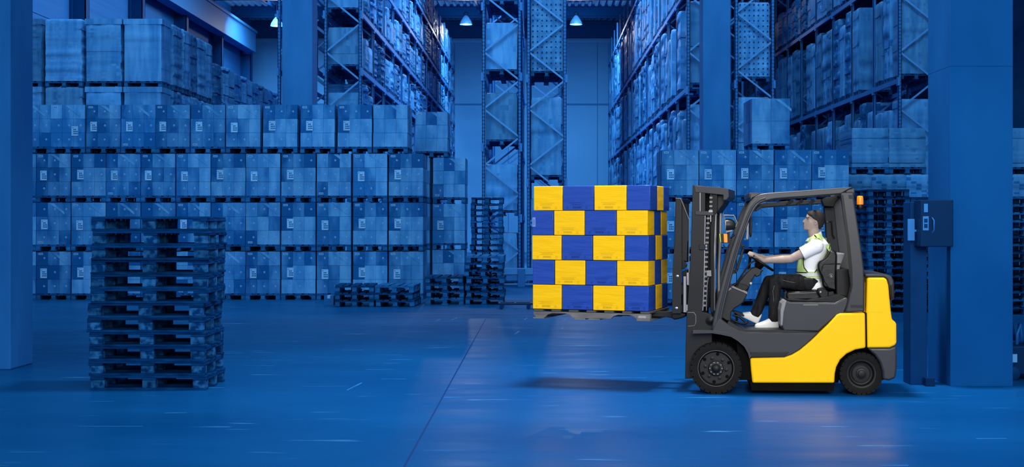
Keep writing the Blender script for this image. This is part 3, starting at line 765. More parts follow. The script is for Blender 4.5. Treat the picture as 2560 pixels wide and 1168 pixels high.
bump = [(1000,883),(1114,882),(1150,870),(1152,905),(1152,990),(1146,1036),(1112,1050),(1080,1044),(1078,1000),(1064,955),(1040,920)]
slab(g, FB, bump, -.01, WD+.01); P_('rear_bumper', g, m_gry, bevel=.02, bseg=3, smooth=35)
# lower grey side with the step
g = G()
cowl = [(205,797),(222,757),(245,728),(262,742),(300,769),(340,789),(378,800),(560,803),(748,805),(705,848),(655,890),(615,914),(575,930),(402,932),(392,895),(370,862),(340,835),(300,815),(255,806),(205,808)]
slab(g, FB, cowl, .004, WD-.004); P_('side_cowl', g, m_gry, bevel=.01, bseg=2, smooth=35)
g = G(); slab(g, FB, [(402,902),(600,902),(575,926),(402,928)], -.008, .004); P_('step_tread', g, m_drk, bevel=.004)
# front mudguard arch
g = G(); arch = [(108,795),(205,793),(255,801),(305,812),(345,833),(378,862),(398,898),(405,925)]
inner = [(x-2+(-6 if i > 3 else 0), y+13) for i, (x, y) in enumerate(arch)]
for a, b, c, d in zip(arch, arch[1:], inner[1:], inner): slab(g, FB, [a, b, c, d], -.03, .22)
P_('mudguard', g, m_gry, smooth=40); g = G()
for a, b, c, d in zip(arch, arch[1:], inner[1:], inner): slab(g, FB, [a, b, c, d], WD-.22, WD+.03)
P_('mudguard', g, m_gry, smooth=40)
# dark underbody
g = G(); slab(g, FB, [(400,1055),(835,1055),(828,1103),(408,1100)], .03, WD-.03)
slab(g, FB, [(150,800),(400,820),(412,1040),(300,1050),(140,1030)], .24, WD-.24)
slab(g, FB, [(790,880),(1060,890),(1085,1045),(780,1040)], .27, WD-.27)
slab(g, FB, [(330,840),(400,930),(408,1046),(345,1046)], .05, .24); slab(g, FB, [(832,900),(1000,884),(1078,1000),(1078,1000),(1000,930),(900,930),(850,1060),(832,1060)], .2, WD-.2)
P_('chassis', g, m_void)
# cab floor
g = G(); slab(g, FB, [(290,742),(330,768),(378,790),(575,790),(748,800),(748,806),(370,806),(280,768)], .03, WD-.03); P_('floor_plate', g, m_drk)
# engine hood under the seat
g = G(); slab(g, FB, [(558,700),(566,652),(580,636),(606,645),(835,650),(868,632),(893,622),(905,632),(897,668),(880,706),(850,712),(748,799),(572,795),(560,770)], .03, WD-.03)
hoodp = P_('engine_hood', g, m_gry, bevel=.022, bseg=3, smooth=35)
g = G(); slab(g, FB, [(586,634),(600,641),(840,650),(895,622),(860,606),(700,640),(600,632)], .06, WD-.06); P_('hood_top', g, m_blk, hoodp, bevel=.005)
g = G(); slab(g, FB, [(672,659),(748,659),(748,663),(672,663)], .026, .032); P_('hood_label', g, m_edge, hoodp)
g = G(); slab(g, FB, [(555,690),(562,655),(580,638),(588,640),(572,700),(566,770),(556,765)], .0, .5); P_('hood_corner', g, m_gpl, hoodp, bevel=.01)
# front cowl below the steering column
g = G(); slab(g, FB, [(250,602),(305,571),(340,572),(385,600),(384,612),(366,648),(345,665),(322,678),(304,700),(300,740),(318,768),(288,748),(246,722),(232,735)], .2, WD-.2)
P_('front_cowl', g, m_drk, bevel=.015, bseg=3, smooth=35)
g = G(); slab(g, FB, [(302,570),(312,565),(386,597),(384,606),(366,596)], .19, WD-.19); slab(g, FB, [(250,603),(302,572),(305,579),(256,612)], .19, WD-.19); P_('cowl_rim', g, m_edge)
# ---- overhead guard: near and far legs and rails, cross bars
outer = [(203,790),(212,735),(228,655),(262,520),(300,385),(340,270),(372,185),(396,135),(420,106),(452,92),(500,86),(600,79),(750,68),(930,56),(931,98)]
innr = [(866,94),(700,107),(600,114),(530,120),(480,129),(444,145),(418,178),(392,240),(350,362),(312,500),(280,625),(262,700),(248,790)]
rear = [(860,84),(931,80),(934,130),(950,235),(970,370),(984,480),(986,560),(986,697),(898,700),(885,696),(900,650),(910,600),(918,560),(915,480),(900,350),(884,230),(872,140)]
for d0, nm in ((0.02, 'guard_rail'), (WD-.10, 'guard_rail')):
    g = G()
    # front leg and roof rail as a band of quads following both edges
    oo = outer[:-1]; rs_o = []
    def resample(pts, n):
        L_ = [0]
        for a, b in zip(pts, pts[1:]): L_.append(L_[-1]+math.dist(a, b))
        out = []
        for i in range(n):
            t = L_[-1]*i/(n-1); j = max(k for k in range(len(L_)) if L_[k] <= t+1e-9); j = min(j, len(pts)-2)
            f_ = (t-L_[j])/(L_[j+1]-L_[j]); out.append((pts[j][0]+(pts[j+1][0]-pts[j][0])*f_, pts[j][1]+(pts[j+1][1]-pts[j][1])*f_))
        return out
    A_ = resample(outer[:-1], 40); B_ = resample(innr[::-1], 40)
    a0 = poly(FB, A_, .02); b0 = poly(FB, B_, .02); off = FB.ey*(d0-.02); th = FB.ey*.08
    rg = [[a0[i]+off, a0[i]+off+th, b0[i]+off+th, b0[i]+off] for i in range(40)]
    g.rings(rg); P_(nm, g, m_gry, bevel=.014, bseg=3, smooth=30)
    # raised bead along the leg
    g = G(); C_ = [((a[0]*.42+b[0]*.58), (a[1]*.42+b[1]*.58)) for a, b in zip(A_, B_)][1:26]
    if d0 < .1: g.tube([p+FB.ey*(d0-.02)-FB.ey*.0 for p in poly(FB, C_, .02)], .012, 8); P_('guard_bead', g, m_gry, smooth=60)
    g = G(); a0 = poly(FB, rear, .02); g.prism([p+off for p in a0], FB.ey*.10); pr = P_('rear_pillar', g, m_gry, bevel=.016, bseg=3, smooth=30)
    if d0 < .1:
        g = G(); slab(g, FB, [(866,98),(878,98),(912,350),(924,480),(926,560),(915,600),(917,560),(908,480),(896,350),(880,220)], .016, .03); P_('rubber_seal', g, m_blk, pr)
        g = G(); slab(g, FB, [(918,660),(980,662),(980,675),(915,673)], .012, .022); P_('pillar_recess', g, m_drk, pr)
        g = G(); slab(g, FB, [(905,98),(928,98),(930,116),(908,116)], .01, .03); P_('pillar_bracket', g, m_blk, pr)
topz = lambda zx: FB.at(*z1(zx, 66+(930-zx)*.047), .05)
for i, zx in enumerate((425, 500, 560, 620, 680, 740, 800)):
    p = topz(zx); g = G(); g.bar(p + FB.ey*.03 - Vector((0, 0, .02)), p + FB.ey*(WD-.12) - Vector((0, 0, .02)), .03, .05, up=(0, 0, 1)); P_('roof_bar', g, m_gry, bevel=.006)
p = topz(912); g = G(); g.bar(p - Vector((0, 0, .03)), p + FB.ey*(WD-.14) - Vector((0, 0, .03)), .09, .07, up=(0, 0, 1)); P_('roof_cross_beam', g, m_gry, bevel=.01)
p = topz(418); g = G(); g.bar(p - Vector((0, 0, .02)), p + FB.ey*(WD-.14) - Vector((0, 0, .02)), .1, .06, up=(0, 0, 1)); P_('roof_cross_beam', g, m_gry, bevel=.012)
g = G(); slab(g, FB, [(402,91),(470,86),(440,98),(412,112),(400,126)], .03, WD-.05); P_('roof_visor', g, m_gry, bevel=.006)
g = G(); slab(g, FB, [(425,172),(450,146),(470,138),(600,128),(764,120),(764,143),(600,153),(500,160),(455,166),(432,182)], .55, WD-.1); P_('roof_liner', g, m_gry, bevel=.006)
g = G(); slab(g, FB, [(455,157),(600,147),(764,138),(764,141),(600,150),(455,160)], .545, .56); P_('liner_seam', g, m_blk)
for zx in (590, 640, 700):
    g = G(); g.bar(FB.at(*z1(zx, 147), .54), FB.at(*z1(zx+28, 122), .54), .03, .03); P_('liner_strut', g, m_drk)
# gusset under the roof at the rear
g = G(); slab(g, FB, [(762,122),(800,108),(862,100),(862,112),(838,135),(830,160),(778,156)], .78, .96); P_('roof_gusset', g, m_blk, bevel=.008)
g = G(); slab(g, FB, [(776,158),(832,158),(846,300),(862,420),(862,560),(800,560),(792,380),(785,250)], .90, .965); P_('inner_pillar_cover', g, m_drk, bevel=.01)
g = G(); g.tube(poly(FB, [(806,236),(818,232),(820,260),(822,300),(832,318),(828,322)], .87), .008); g.tube(poly(FB, [(792,236),(796,236)], .87), .012, mi=1); P_('grab_handle', g, [m_blk, m_edge], smooth=60)
g = G(); slab(g, FB, [(778,318),(792,318),(792,345),(782,352)], .8, .84); P_('bracket_plate', g, m_edge)
# dark box behind the seat
g = G(); slab(g, FB, [(840,480),(905,476),(912,560),(904,610),(893,622),(842,606)], .22, .9); P_('rear_bulkhead', g, m_blk, bevel=.01)
# beacon
root = P_('beacon_bracket', (lambda g: (g.tube(poly(FB, [(934,140),(926,152),(945,158),(962,166)], .12), .008), g)[1])(G()), m_blk, smooth=50)
c = FB.at(*z1(963, 172), .12)
g = G(); g.lathe([(.032, 0), (.036, .01), (.036, .03), (.034, .045), (.028, .05)], c, (0, 0, 1), 20); P_('beacon_base', g, m_blk, root, smooth=40)
g = G(); g.lathe([(.033, .05), (.033, .10), (.031, .125), (.026, .135), (.024, .137)], c, (0, 0, 1), 24); P_('beacon_lens', g, m_amb, root, smooth=40)
# head lamp, guard frame, indicator, mirrors
g = G(); lc = FB.at(*z1(300, 252), .03)
g.rings([[lc + FB.ex*(x) + (FB.ey*math.cos(t)*r*1.0 + Vector((0, 0, 1))*math.sin(t)*r) for t in [2*math.pi*k/20 for k in range(20)]] for x, r in ((-.048, .060), (-.05, .064), (-.03, .066), (.01, .06), (.04, .042), (.05, .02))])
hl = P_('head_lamp', g, m_drk, smooth=40)
g = G(); g.rings([[lc + FB.ex*(x) + (FB.ey*math.cos(t)*r + Vector((0, 0, 1))*math.sin(t)*r) for t in [2*math.pi*k/20 for k in range(20)]] for x, r in ((-.058, .03), (-.053, .056), (-.045, .06))]); P_('lamp_glass', g, m_lens, hl, smooth=40)
g = G(); g.tube(poly(FB, [(278,286),(272,240),(266,200),(316,202),(334,240),(326,262)], .0), .006, 8)
g.tube([p+FB.ey*.07 for p in poly(FB, [(278,286),(272,240),(266,200),(316,202),(334,240),(326,262)], .0)], .006, 8)
g.prism(poly(FB, [(264,199),(318,199),(318,204),(264,204)], -.005), FB.ey*.08); g.prism(poly(FB, [(274,282),(310,276),(306,284),(280,290)], -.005), FB.ey*.08); P_('lamp_guard', g, m_edge, hl, smooth=50)
g = G(); g.tube(poly(FB, [(288,288),(290,310),(300,318),(320,300)], .03), .01, 8); g.tube(poly(FB, [(262,352),(272,366),(285,366),(292,352)], .03), .005, 8); g.bar(FB.at(*z1(290, 345), .03), FB.at(*z1(292, 285), .03), .02, .03); P_('lamp_bracket', g, m_blk, hl, smooth=50)
g = G(); slab(g, FB, [(244,296),(285,296),(287,344),(250,344),(244,330)], .0, .07); it = P_('indicator_lamp', g, m_blk, bevel=.006)
g = G(); slab(g, FB, [(264,297),(284,297),(285,342),(266,342)], -.006, .03); P_('amber_lens', g, m_amb, it, bevel=.004)
g = G(); slab(g, FB, [(242,298),(248,296),(252,344),(246,336)], -.004, .06); P_('lime_lens', g, m_lime, it, bevel=.003)
g = G(); slab(g, FB, [(400,210),(408,208),(411,250),(408,310),(402,316),(398,290)], .02, .16); mr = P_('mirror', g, m_blk, bevel=.008)
g = G(); slab(g, FB, [(378,242),(394,240),(392,322),(384,330),(378,318),(382,280)], .03, .08); P_('mirror_arm', g, m_edge, mr, bevel=.004)
g = G(); g.tube(poly(FB, [(352,262),(376,250),(404,256)], .06), .01, 8); P_('mirror_rod', g, m_blk, mr)
# grab handle on the far leg
gh = [(335,322),(374,360),(372,372),(338,486),(326,500),(296,504)]; g = G()
ghi = [(342,345),(360,366),(358,376),(327,472),(320,482),(300,484)]
for a, b, c_, d in zip(gh, gh[1:], ghi[1:], ghi): slab(g, FB, [a, b, c_, d], .86, .9)
P_('entry_handle', g, m_drk, bevel=.004)
# steering column, hose, wheel
SWC = FB.at(*z3(212, 538), .52); th_ = R(33)
su = (FB.ex*math.cos(th_) - Vector((0, 0, math.sin(th_)))); sn = (FB.ex*math.sin(th_) + Vector((0, 0, math.cos(th_)))); sv = FB.ey.copy(); SR = .148
g = G(); slab(g, FB, zpts := [(430,468),(470,486),(458,492),(455,508),(432,520),(425,510),(405,545),(385,600),(374,592),(322,568),(345,540),(385,492),(410,472)], .42, .62); col_ = P_('steering_column', g, m_drk, bevel=.012, bseg=3, smooth=35)
g = G(); g.lathe([(.012, -.006), (.014, 0), (.012, .004)], FB.at(*z1(404, 550), .42), -FB.ey, 16); P_('ignition_lock', g, m_lgt, col_, smooth=40)
g = G(); slab(g, FB, [(340,545),(385,560),(395,575),(378,592),(330,575)], .41, .63); P_('column_boot', g, m_blk, col_, bevel=.01)
g = G(); g.tube([SWC + su*SR*math.cos(2*math.pi*k/40) + sv*SR*math.sin(2*math.pi*k/40) for k in range(40)], .013, 10, closed=True); sw = P_('steering_wheel', g, m_blk, smooth=60)
g = G(); g.lathe([(.03, -.07), (.045, -.05), (.05, -.012), (.03, .002)], SWC, sn, 20); P_('wheel_hub', g, m_blk, sw, smooth=40)
for k in (0, 1, 2):
    a = 2*math.pi*k/3+.5; e = SWC + su*SR*math.cos(a) + sv*SR*math.sin(a); g = G(); g.bar(SWC - sn*.01, e, .03, .01, up=tuple(sn)); P_('spoke', g, m_blk, sw)
g = G(); hp = [(440,436),(420,437),(402,446),(385,468),(360,505),(330,548),(316,566)]; g.tube(poly(FB, hp, .42), .009, 8); P_('hose', g, m_blk, smooth=60)
g = G()
for k in range(9):
    a = poly(FB, [(322-3.6*k, 556+2.8*k)], .42)[0]; g.ball(a, .017, seg=10)
P_('hose_gaiter', g, m_blk, smooth=60)
# levers right of the wheel
for k in range(3):
    g = G(); a = FB.at(*z1(395-k*3, 500), .72+.05*k); b = FB.at(*z1(405-k*4, 408), .72+.05*k); g.tube([a, b], .007, 8); g.ball(b, .016, seg=10); P_('hydraulic_lever', g, m_blk, smooth=60)
# pedals
for d, dx in ((.34, 0), (.6, 6)):
    g = G(); slab(g, FB, [(316+dx,690),(360+dx,705),(372+dx,716),(366+dx,722),(330+dx,708),(312+dx,698)], d, d+.09); g.tube(poly(FB, [(318+dx,760),(330+dx,735),(322+dx,700)], d+.045), .008, 8); P_('pedal', g, m_blk, bevel=.005)
g = G(); g.tube(poly(FB, [(305,735),(330,748),(352,755),(378,756),(392,744)], .28), .010, 8); g.tube(poly(FB, [(310,712),(345,722),(375,748)], .28), .012, 8); P_('pedal_linkage', g, m_blk, smooth=50)
# ---- seat
seat = [(432,798),(448,788),(560,786),(690,776),(724,782),(736,800),(738,858),(700,862),(452,866),(434,850),(428,820)]
g = G(); slab(g, FB, seat, .28, .8, z3); st = P_('seat_cushion', g, m_lth, bevel=.035, bseg=4, smooth=40)
g = G(); slab(g, FB, [(418,795),(428,780),(436,786),(434,860),(424,866),(418,850)], .3, .78, z3); slab(g, FB, [(430,862),(740,856),(840,848),(842,866),(480,882)], .3, .78, z3); P_('seat_rail', g, m_blk, st)
back = [(806,436),(840,432),(864,446),(870,480),(866,600),(864,700),(868,770),(858,786),(800,770),(752,750),(742,730),(738,680),(722,640),(704,600),(702,560),(712,530),(745,515),(775,492),(795,460)]
for d_ in (.27, .74):
    g = G(); slab(g, FB, back, d_, d_+.09, z3); P_('seat_bolster', g, m_lth, st, bevel=.025, bseg=4, smooth=40)
g = G(); slab(g, FB, [(808,448),(840,440),(862,450),(866,600),(866,770),(790,765),(790,640),(780,560),(790,500)], .34, .76, z3); P_('backrest', g, m_lth, st, bevel=.025, bseg=4, smooth=40)
g = G(); rp_ = [(750,560),(762,550),(858,548),(862,640)]; g.tube(poly(FB, [(735,610),(742,570),(756,552),(800,550),(858,548)], .268, z3), .0045, 6); g.tube(poly(FB, [(742,640),(760,700),(800,760)], .268, z3), .004, 6); P_('seat_piping', g, m_blk, st)
g = G(); ec = FB.at(*z3(818, 650), .262); vx = FB.ex; vz = Vector((0, 0, 1))
g.tube([ec + vx*.017*math.cos(2*math.pi*k/24) + vz*.019*math.sin(2*math.pi*k/24) for k in range(24)], .0022, 6, closed=True)
g.bar(ec + vx*-.007 + vz*.008, ec + vz*0, .004, .002); g.bar(ec + vx*.007 + vz*.008, ec, .004, .002); g.bar(ec, ec - vz*.011, .004, .002); g.bar(ec - vx*.009 - vz*.011, ec + vx*.009 - vz*.011, .003, .002); P_('seat_emblem', g, m_lgt, st)
g = G(); slab(g, FB, [(868,462),(932,459),(934,472),(900,560),(872,655),(862,640),(866,540)], .3, .8, z3); P_('seat_back_shell', g, m_gpl, st, bevel=.012, bseg=2)
g = G(); slab(g, FB, [(862,542),(900,544),(898,556),(862,554)], .29, .81, z3); P_('shell_strap', g, m_blk, st)
g = G(); slab(g, FB, [(698,762),(742,750),(800,790),(790,850),(735,852),(700,800)], .22, .28, z3); ab = P_('buckle_housing', g, m_blk, st, bevel=.012)
g = G(); slab(g, FB, [(790,790),(842,785),(850,815),(838,848),(780,850)], .24, .8, z3); P_('seat_hinge', g, m_blk, st, bevel=.01)
g = G(); g.lathe([(.009, 0), (.009, .005)], FB.at(*z3(726, 790), .22), -FB.ey, 12); g.lathe([(.008, 0), (.008, .005)], FB.at(*z3(775, 832), .22), -FB.ey, 12); P_('housing_bolt', g, m_lgt, ab)
# ---- wheels
def truck_wheel(zx, r, wdt, d, front, name='wheel'):
    c = FB.at(*z1(zx, 1000), max(d, 0)); c.z = r; ax = -FB.ey; c0 = c
    g = G()
    if front:
        g.lathe([(.004, -.07), (r*.69, -.07), (r*.70, .0), (r*.71, .012), (r*.69, .012), (r*.66, -.015), (r*.62, -.035), (r*.30, -.035), (r*.30, -.02), (r*.16, -.015), (.02, -.015)], c0, ax, 48)
        wh = P_(name, g, m_rim, smooth=35)
        prof = [(r*.69, -.10), (r*.70, .008), (r*.78, .014), (r*.93, .010), (r*.965, -.004), (r*.97, -wdt*.5), (r*.965, -wdt+.004), (r*.93, -wdt-.01), (r*.70, -wdt)]
        g = G(); g.lathe([(.004, -.036), (r*.30, -.034), (r*.30, -.006), (r*.27, .002), (r*.17, .004), (r*.16, .02), (r*.12, .032), (r*.05, .038), (.004, .039)], c0, ax, 32); hb = P_('hub_cap', g, m_rim, wh, smooth=40)
        g = G(); g.tube([c0 + ax*.013 + (FB.ex*math.cos(t)+vz*math.sin(t))*r*.70 for t in [2*math.pi*k/60 for k in range(60)]], .0022, 6, closed=True); P_('rim_edge', g, m_edge, wh)
        for k in range(6):
            t = 2*math.pi*(k+.85)/6; p = c0 + (FB.ex*math.cos(t)+vz*math.sin(t))*r*.41
            g = G(); g.lathe([(.017, -.036), (.017, -.022), (.011, -.02), (.011, -.012), (.004, -.01)], p, ax, 12); P_('wheel_nut', g, m_rim, wh, smooth=40)
            t = 2*math.pi*(k+.38)/6; p = c0 + (FB.ex*math.cos(t)+vz*math.sin(t))*r*.55
            g = G(); g.lathe([(.018, -.036), (.018, -.0335)], p, ax, 16); P_('wheel_hole', g, m_void, wh)
        g = G()
        for k in range(10):
            t = 2*math.pi*k/10; p = c0 + (FB.ex*math.cos(t)+vz*math.sin(t))*r*.235; g.lathe([(.007, .0), (.007, .008)], p, ax, 8)
        P_('hub_bolts', g, m_edge, wh)
    else:
        g.lathe([(.004, -.07), (r*.66, -.07), (r*.67, .0), (r*.67, .006), (r*.60, .004), (r*.52, -.03), (r*.44, -.034), (r*.40, -.02), (r*.24, -.018), (.02, -.018)], c0, ax, 48)
        wh = P_(name, g, m_rim, smooth=35)
        prof = [(r*.66, -.10), (r*.67, .006), (r*.76, .012), (r*.92, .008), (r*.965, -.004), (r*.97, -wdt*.5), (r*.965, -wdt+.004), (r*.92, -wdt-.01), (r*.67, -wdt)]
        g = G(); g.lathe([(r*.25, -.02), (r*.24, .0), (r*.17, .004), (r*.15, .016), (r*.06, .02), (.004, .02)], c0, ax, 28); P_('hub_cap', g, m_rim, wh, smooth=40)
        g = G(); g.tube([c0 - ax*.012 + (FB.ex*math.cos(t)+vz*math.sin(t))*r*.42 for t in [2*math.pi*k/50 for k in range(50)]], .004, 6, closed=True); P_('rim_edge', g, m_drk, wh)
    g = G(); g.lathe(prof, c0, ax, 64)
    n = 26
    for k in range(n):                                # tread lugs over the shoulders
        t = 2*math.pi*k/n; e1 = FB.ex*math.cos(t)+vz*math.sin(t); e2 = -FB.ex*math.sin(t)+vz*math.cos(t)
        for y0_, y1_ in ((.010, -wdt*.42), (-wdt*.58, -wdt-.01)):
            hw = math.pi*r/n*.80; vs = []
            for yy in (y0_, y1_):
                for rr_, w2 in ((r*.90, hw*.95), (r*.999, hw)):
                    for sg in (-1, 1): vs.append(c0 + ax*(yy*(1 if rr_ > r*.95 else 1.0)) + e1*rr_ + e2*sg*w2)
            g.add(vs, [(0,1,3,2),(4,6,7,5),(0,4,5,1),(2,3,7,6),(0,2,6,4),(1,5,7,3)])
    P_('tyre', g, m_rub, wh, smooth=35)
    return wh
truck_wheel(225, .258, .20, -.0, True); truck_wheel(970, .214, .17, .06, False)
truck_wheel(225, .258, .20, WD-.20, True); truck_wheel(970, .214, .17, WD-.2, False)

# ---- mast
MW = .78
g = G()
for d0 in (0, MW-.12):
    for q, (a, b) in enumerate((((106,46),(176,58)),)):
        base = [(106,46),(170,52),(170,300),(166,480),(160,695),(150,700),(160,1030),(66,1040),(70,850),(75,720),(95,400),(100,220)]
        pp = poly(FM, base, 0); g.prism([p+FM.ey*d0 for p in pp], FM.ey*(.12 if d0 == 0 else .12))
mast = P_('mast_channel', g, m_drk, bevel=.006)
g = G()
for d0 in (.03, MW-.08):
    pp = poly(FM, [(196,70),(232,74),(232,180),(222,200),(216,360),(214,700),(196,700)], .03); g.prism([p+FM.ey*(d0-.03) for p in pp], FM.ey*.05)
P_('inner_channel', g, m_blk, mast, bevel=.004)
g = G(); g.prism(poly(FM, [(114,50),(178,54),(235,58),(290,66),(291,108),(280,122),(262,126),(262,98),(140,86),(118,86)], -.005), FM.ey*(MW+.01)); P_('mast_crosshead', g, m_gry, mast, bevel=.006)
g = G(); slab(g, FM, [(232,100),(262,92),(290,100),(290,110),(272,128),(262,146),(230,190)], .1, MW-.1); P_('crosshead_gusset', g, m_drk, mast, bevel=.008)
g = G(); slab(g, FM, [(118,180),(200,180),(212,192),(212,204),(120,200)], -.01, .1); slab(g, FM, [(118,180),(200,180),(212,192),(212,204),(120,200)], .1, MW); P_('mast_tie_bar', g, m_gry, mast, bevel=.005)
g = G(); slab(g, FM, [(142,86),(146,86),(146,182),(142,182)], -.008, .0); slab(g, FM, [(168,204),(172,204),(166,560),(160,690),(156,690),(162,560)], -.006, .0); P_('mast_edge_strip', g, m_lgt, mast)
g = G(); g.tube(poly(FM, [(222,84),(220,300),(212,500),(212,690)], .06), .019, 14); P_('lift_cylinder', g, m_lgt, mast, smooth=60)
g = G(); g.tube([p+FM.ey*.6 for p in poly(FM, [(222,84),(220,300),(212,500),(212,690)], .06)], .019, 14); P_('lift_cylinder', g, m_lgt, mast, smooth=60)
g = G(); g.tube(poly(FM, [(196,196),(198,230),(188,300),(186,480),(170,620),(176,690)], .02), .010, 8); P_('mast_hose', g, m_blk, mast, smooth=60)
g = G(); g.tube(poly(FM, [(198,190),(198,235)], .0), .009, 10); g.tube(poly(FM, [(186,520),(180,560),(176,690)], .0), .006, 8); slab(g, FM, [(188,176),(208,176),(208,186),(188,186)], -.014, .0); P_('chain_anchor', g, m_chr, mast, smooth=50)
# lift chain: links
g = G()
for k in range(46):
    t = k/45; zx = 200-2*t*3 if k < 8 else 186-(k-8)*.55
    zy = 100+k*11 if k < 8 else 205+(k-8)*12.4
    p = FM.at(*z1(zx, zy), .0)
    if k % 2: g.cbox((0, 0, 0), (.030, .012, .020), 0, Matrix.Translation(p) @ Matrix.Rotation(FM.a, 4, 'Z'))
    else: g.cbox((0, 0, 0), (.020, .016, .022), 1, Matrix.Translation(p) @ Matrix.Rotation(FM.a, 4, 'Z'))
P_('lift_chain', g, [m_edge, m_blk], mast)
g = G(); slab(g, FM, [(138,350),(186,350),(186,382),(138,378)], -.016, .0); br = P_('mast_clamp', g, m_drk, mast, bevel=.004)
for zy in (359, 373):
    g = G(); g.lathe([(.013, 0), (.013, .006), (.008, .010)], FM.at(*z1(176, zy), -.016), -FM.ey, 12); P_('clamp_bolt', g, m_chr, mast)
g = G(); slab(g, FM, zz := [(178,484),(200,484),(202,515),(178,515)], -.02, .0); P_('cylinder_clamp', g, m_gpl, mast, bevel=.003)
for zy in (492, 505):
    g = G(); g.lathe([(.009, 0), (.009, .005)], FM.at(*z1(183, zy), -.02), -FM.ey, 12); P_('clamp_bolt', g, m_chr, mast)
# mast foot plate with oval cut line and pivot
g = G(); slab(g, FM, [(75,690),(105,688),(170,700),(205,712),(212,740),(206,800),(200,1035),(66,1040),(70,850)], -.012, .06); P_('mast_foot', g, m_drk, mast, bevel=.006)
g = G(); g.tube(poly(FM, [(80,700),(112,700),(122,715),(122,752),(114,768),(82,770)], -.014), .004, 6); P_('foot_rib', g, m_edge, mast)
g = G(); g.lathe([(.05, -.02), (.05, .004), (.03, .006), (.02, .012)], FM.at(*z1(196, 742), -.012), -FM.ey, 24); P_('mast_pivot', g, m_blk, mast, smooth=40)
# ---- fork carriage with load backrest
g = G()
slab(g, FM, [(18,114),(44,115),(50,122),(50,395),(44,700),(40,706),(2,706),(4,470),(12,330)], 0, .05)
car = P_('load_backrest', g, m_drk, bevel=.008); g = G()
slab(g, FM, [(18,114),(44,115),(50,122),(50,395),(44,700),(40,706),(2,706),(4,470),(12,330)], MW+.17, MW+.22); P_('backrest_post', g, m_drk, car, bevel=.008)
g = G(); slab(g, FM, [(44,116),(51,118),(88,222),(86,330),(80,340),(76,440),(50,430),(50,200)], .05, .08); P_('backrest_gusset', g, m_drk, car, bevel=.004)
g = G(); g.tube(poly(FM, [(18,114),(44,115),(88,224),(86,560)], -.002), .0035, 6); P_('backrest_edge', g, m_edge, car)
g = G(); slab(g, FM, [(18,114),(44,115),(44,135),(20,135)], .05, MW+.17); slab(g, FM, [(10,420),(44,420),(44,450),(8,450)], .05, MW+.17); slab(g, FM, [(6,560),(60,560),(60,610),(6,610)], .05, MW+.17); slab(g, FM, [(4,660),(56,660),(56,700),(4,700)], .05, MW+.17); P_('carriage_plate', g, m_drk, car, bevel=.005)
for k in range(1, 8):
    g = G(); p0 = FM.at(*z1(30, 130), 0)+FM.ey*(.05+(MW+.12)*k/8); p1 = FM.at(*z1(26, 430), 0)+FM.ey*(.05+(MW+.12)*k/8); g.bar(p0, p1, .04, .02, up=tuple(FM.ey)); P_('backrest_bar', g, m_drk, car)
g = G(); slab(g, FM, [(8,395),(50,395),(50,470),(46,706),(0,706),(2,500)], -.012, .0); cp = P_('carriage_cheek', g, m_drk, car, bevel=.004)
for zx, zy in ((28, 514), (23, 678)):
    g = G(); g.lathe([(.015, 0), (.015, .008), (.008, .011)], FM.at(*z1(zx, zy), -.012), -FM.ey, 14); P_('cheek_bolt', g, m_chr, car, smooth=40)
g = G(); slab(g, FM, [(50,425),(76,455),(72,470),(50,480)], .0, .04); slab(g, FM, [(52,490),(76,480),(82,500),(82,556),(78,700),(52,700)], .06, .2); P_('carriage_bracket', g, m_blk, car, bevel=.004)
g = G(); slab(g, FM, [(58,515),(72,515),(72,700),(58,700)], .0, .05); slab(g, FM, [(74,496),(86,496),(84,560),(76,560)], -.004, .03); slab(g, FM, [(72,660),(80,660),(80,700),(72,700)], -.004, .03); P_('roller_guide', g, m_lgt, car, bevel=.004)
# forks
for d in (.20, .62):
    g = G(); slab(g, FM, [(-70,697),(40,690),(44,560),(56,560),(56,724),(30,735),(-40,722),(-290,716),(-480,712),(-480,706),(-290,704)], d, d+.11)
    P_('fork', g, m_drk, car, bevel=.005)
g = G(); slab(g, FM, [(-2,700),(45,703),(70,706),(66,724),(40,732),(10,738),(-4,726)], .02, MW); P_('carriage_foot', g, m_blk, car, bevel=.012)

# ---- the load: pallet and five layers of cartons
FLD = Frame(1624, FM.at(1624, 780, -.06).y, -20)
m_cy = M('yellow_carton', (246, 192, 0), .4, spec=.15, coat=.22, bump=.5, bscale=(3, 3, 15), var=.02, scale=(3, 3, 8))
m_cb = M('blue_carton', (36, 70, 158), .4, spec=.15, coat=.22, bump=.5, bscale=(3, 3, 15), var=.03, scale=(3, 3, 8))
m_iy = M('print_on_yellow', (196, 158, 0), .5); m_ib = M('print_on_blue', (26, 52, 124), .5)
m_pal = M('grey_pallet_wood', (120, 119, 116), .8, spec=.15, scale=(4, 4, 18), rgb2=(88, 87, 85), bump=.2)
m_pdk = M('grey_pallet_dark', (78, 77, 75), .85, spec=.1, var=.2, scale=(5, 5, 5))
m_plab = M('pallet_label', (158, 158, 156), .6)
DEP = .80
zt = 1300; zs = .34251                                 # load close-up to pixels
def zb(zx, zy): return 1300+zx*zs, 440+zy*zs
rowsy = [(72, 254), (257, 437), (437, 621), (619, 803), (797, 983)]            # tops and bottoms at x ~ 400
edges = [[97, 310, 539, 777, 952], [88, 246, 472, 703, 934], [86, 304, 531, 764, 941], [89, 252, 477, 705, 938], [91, 305, 531, 764, 941]]
cols_ = ['ybyb', 'byby', 'ybyb', 'byby', 'ybyb']
rown = ['top', 'second', 'third', 'fourth', 'bottom']
ztop = PZ(464, FLD.at(1480, 464, 0).y); zbot = PZ(776, FLD.at(1480, 776, 0).y); RH = (ztop-zbot)/5
cname = {'y': 'yellow', 'b': 'blue'}
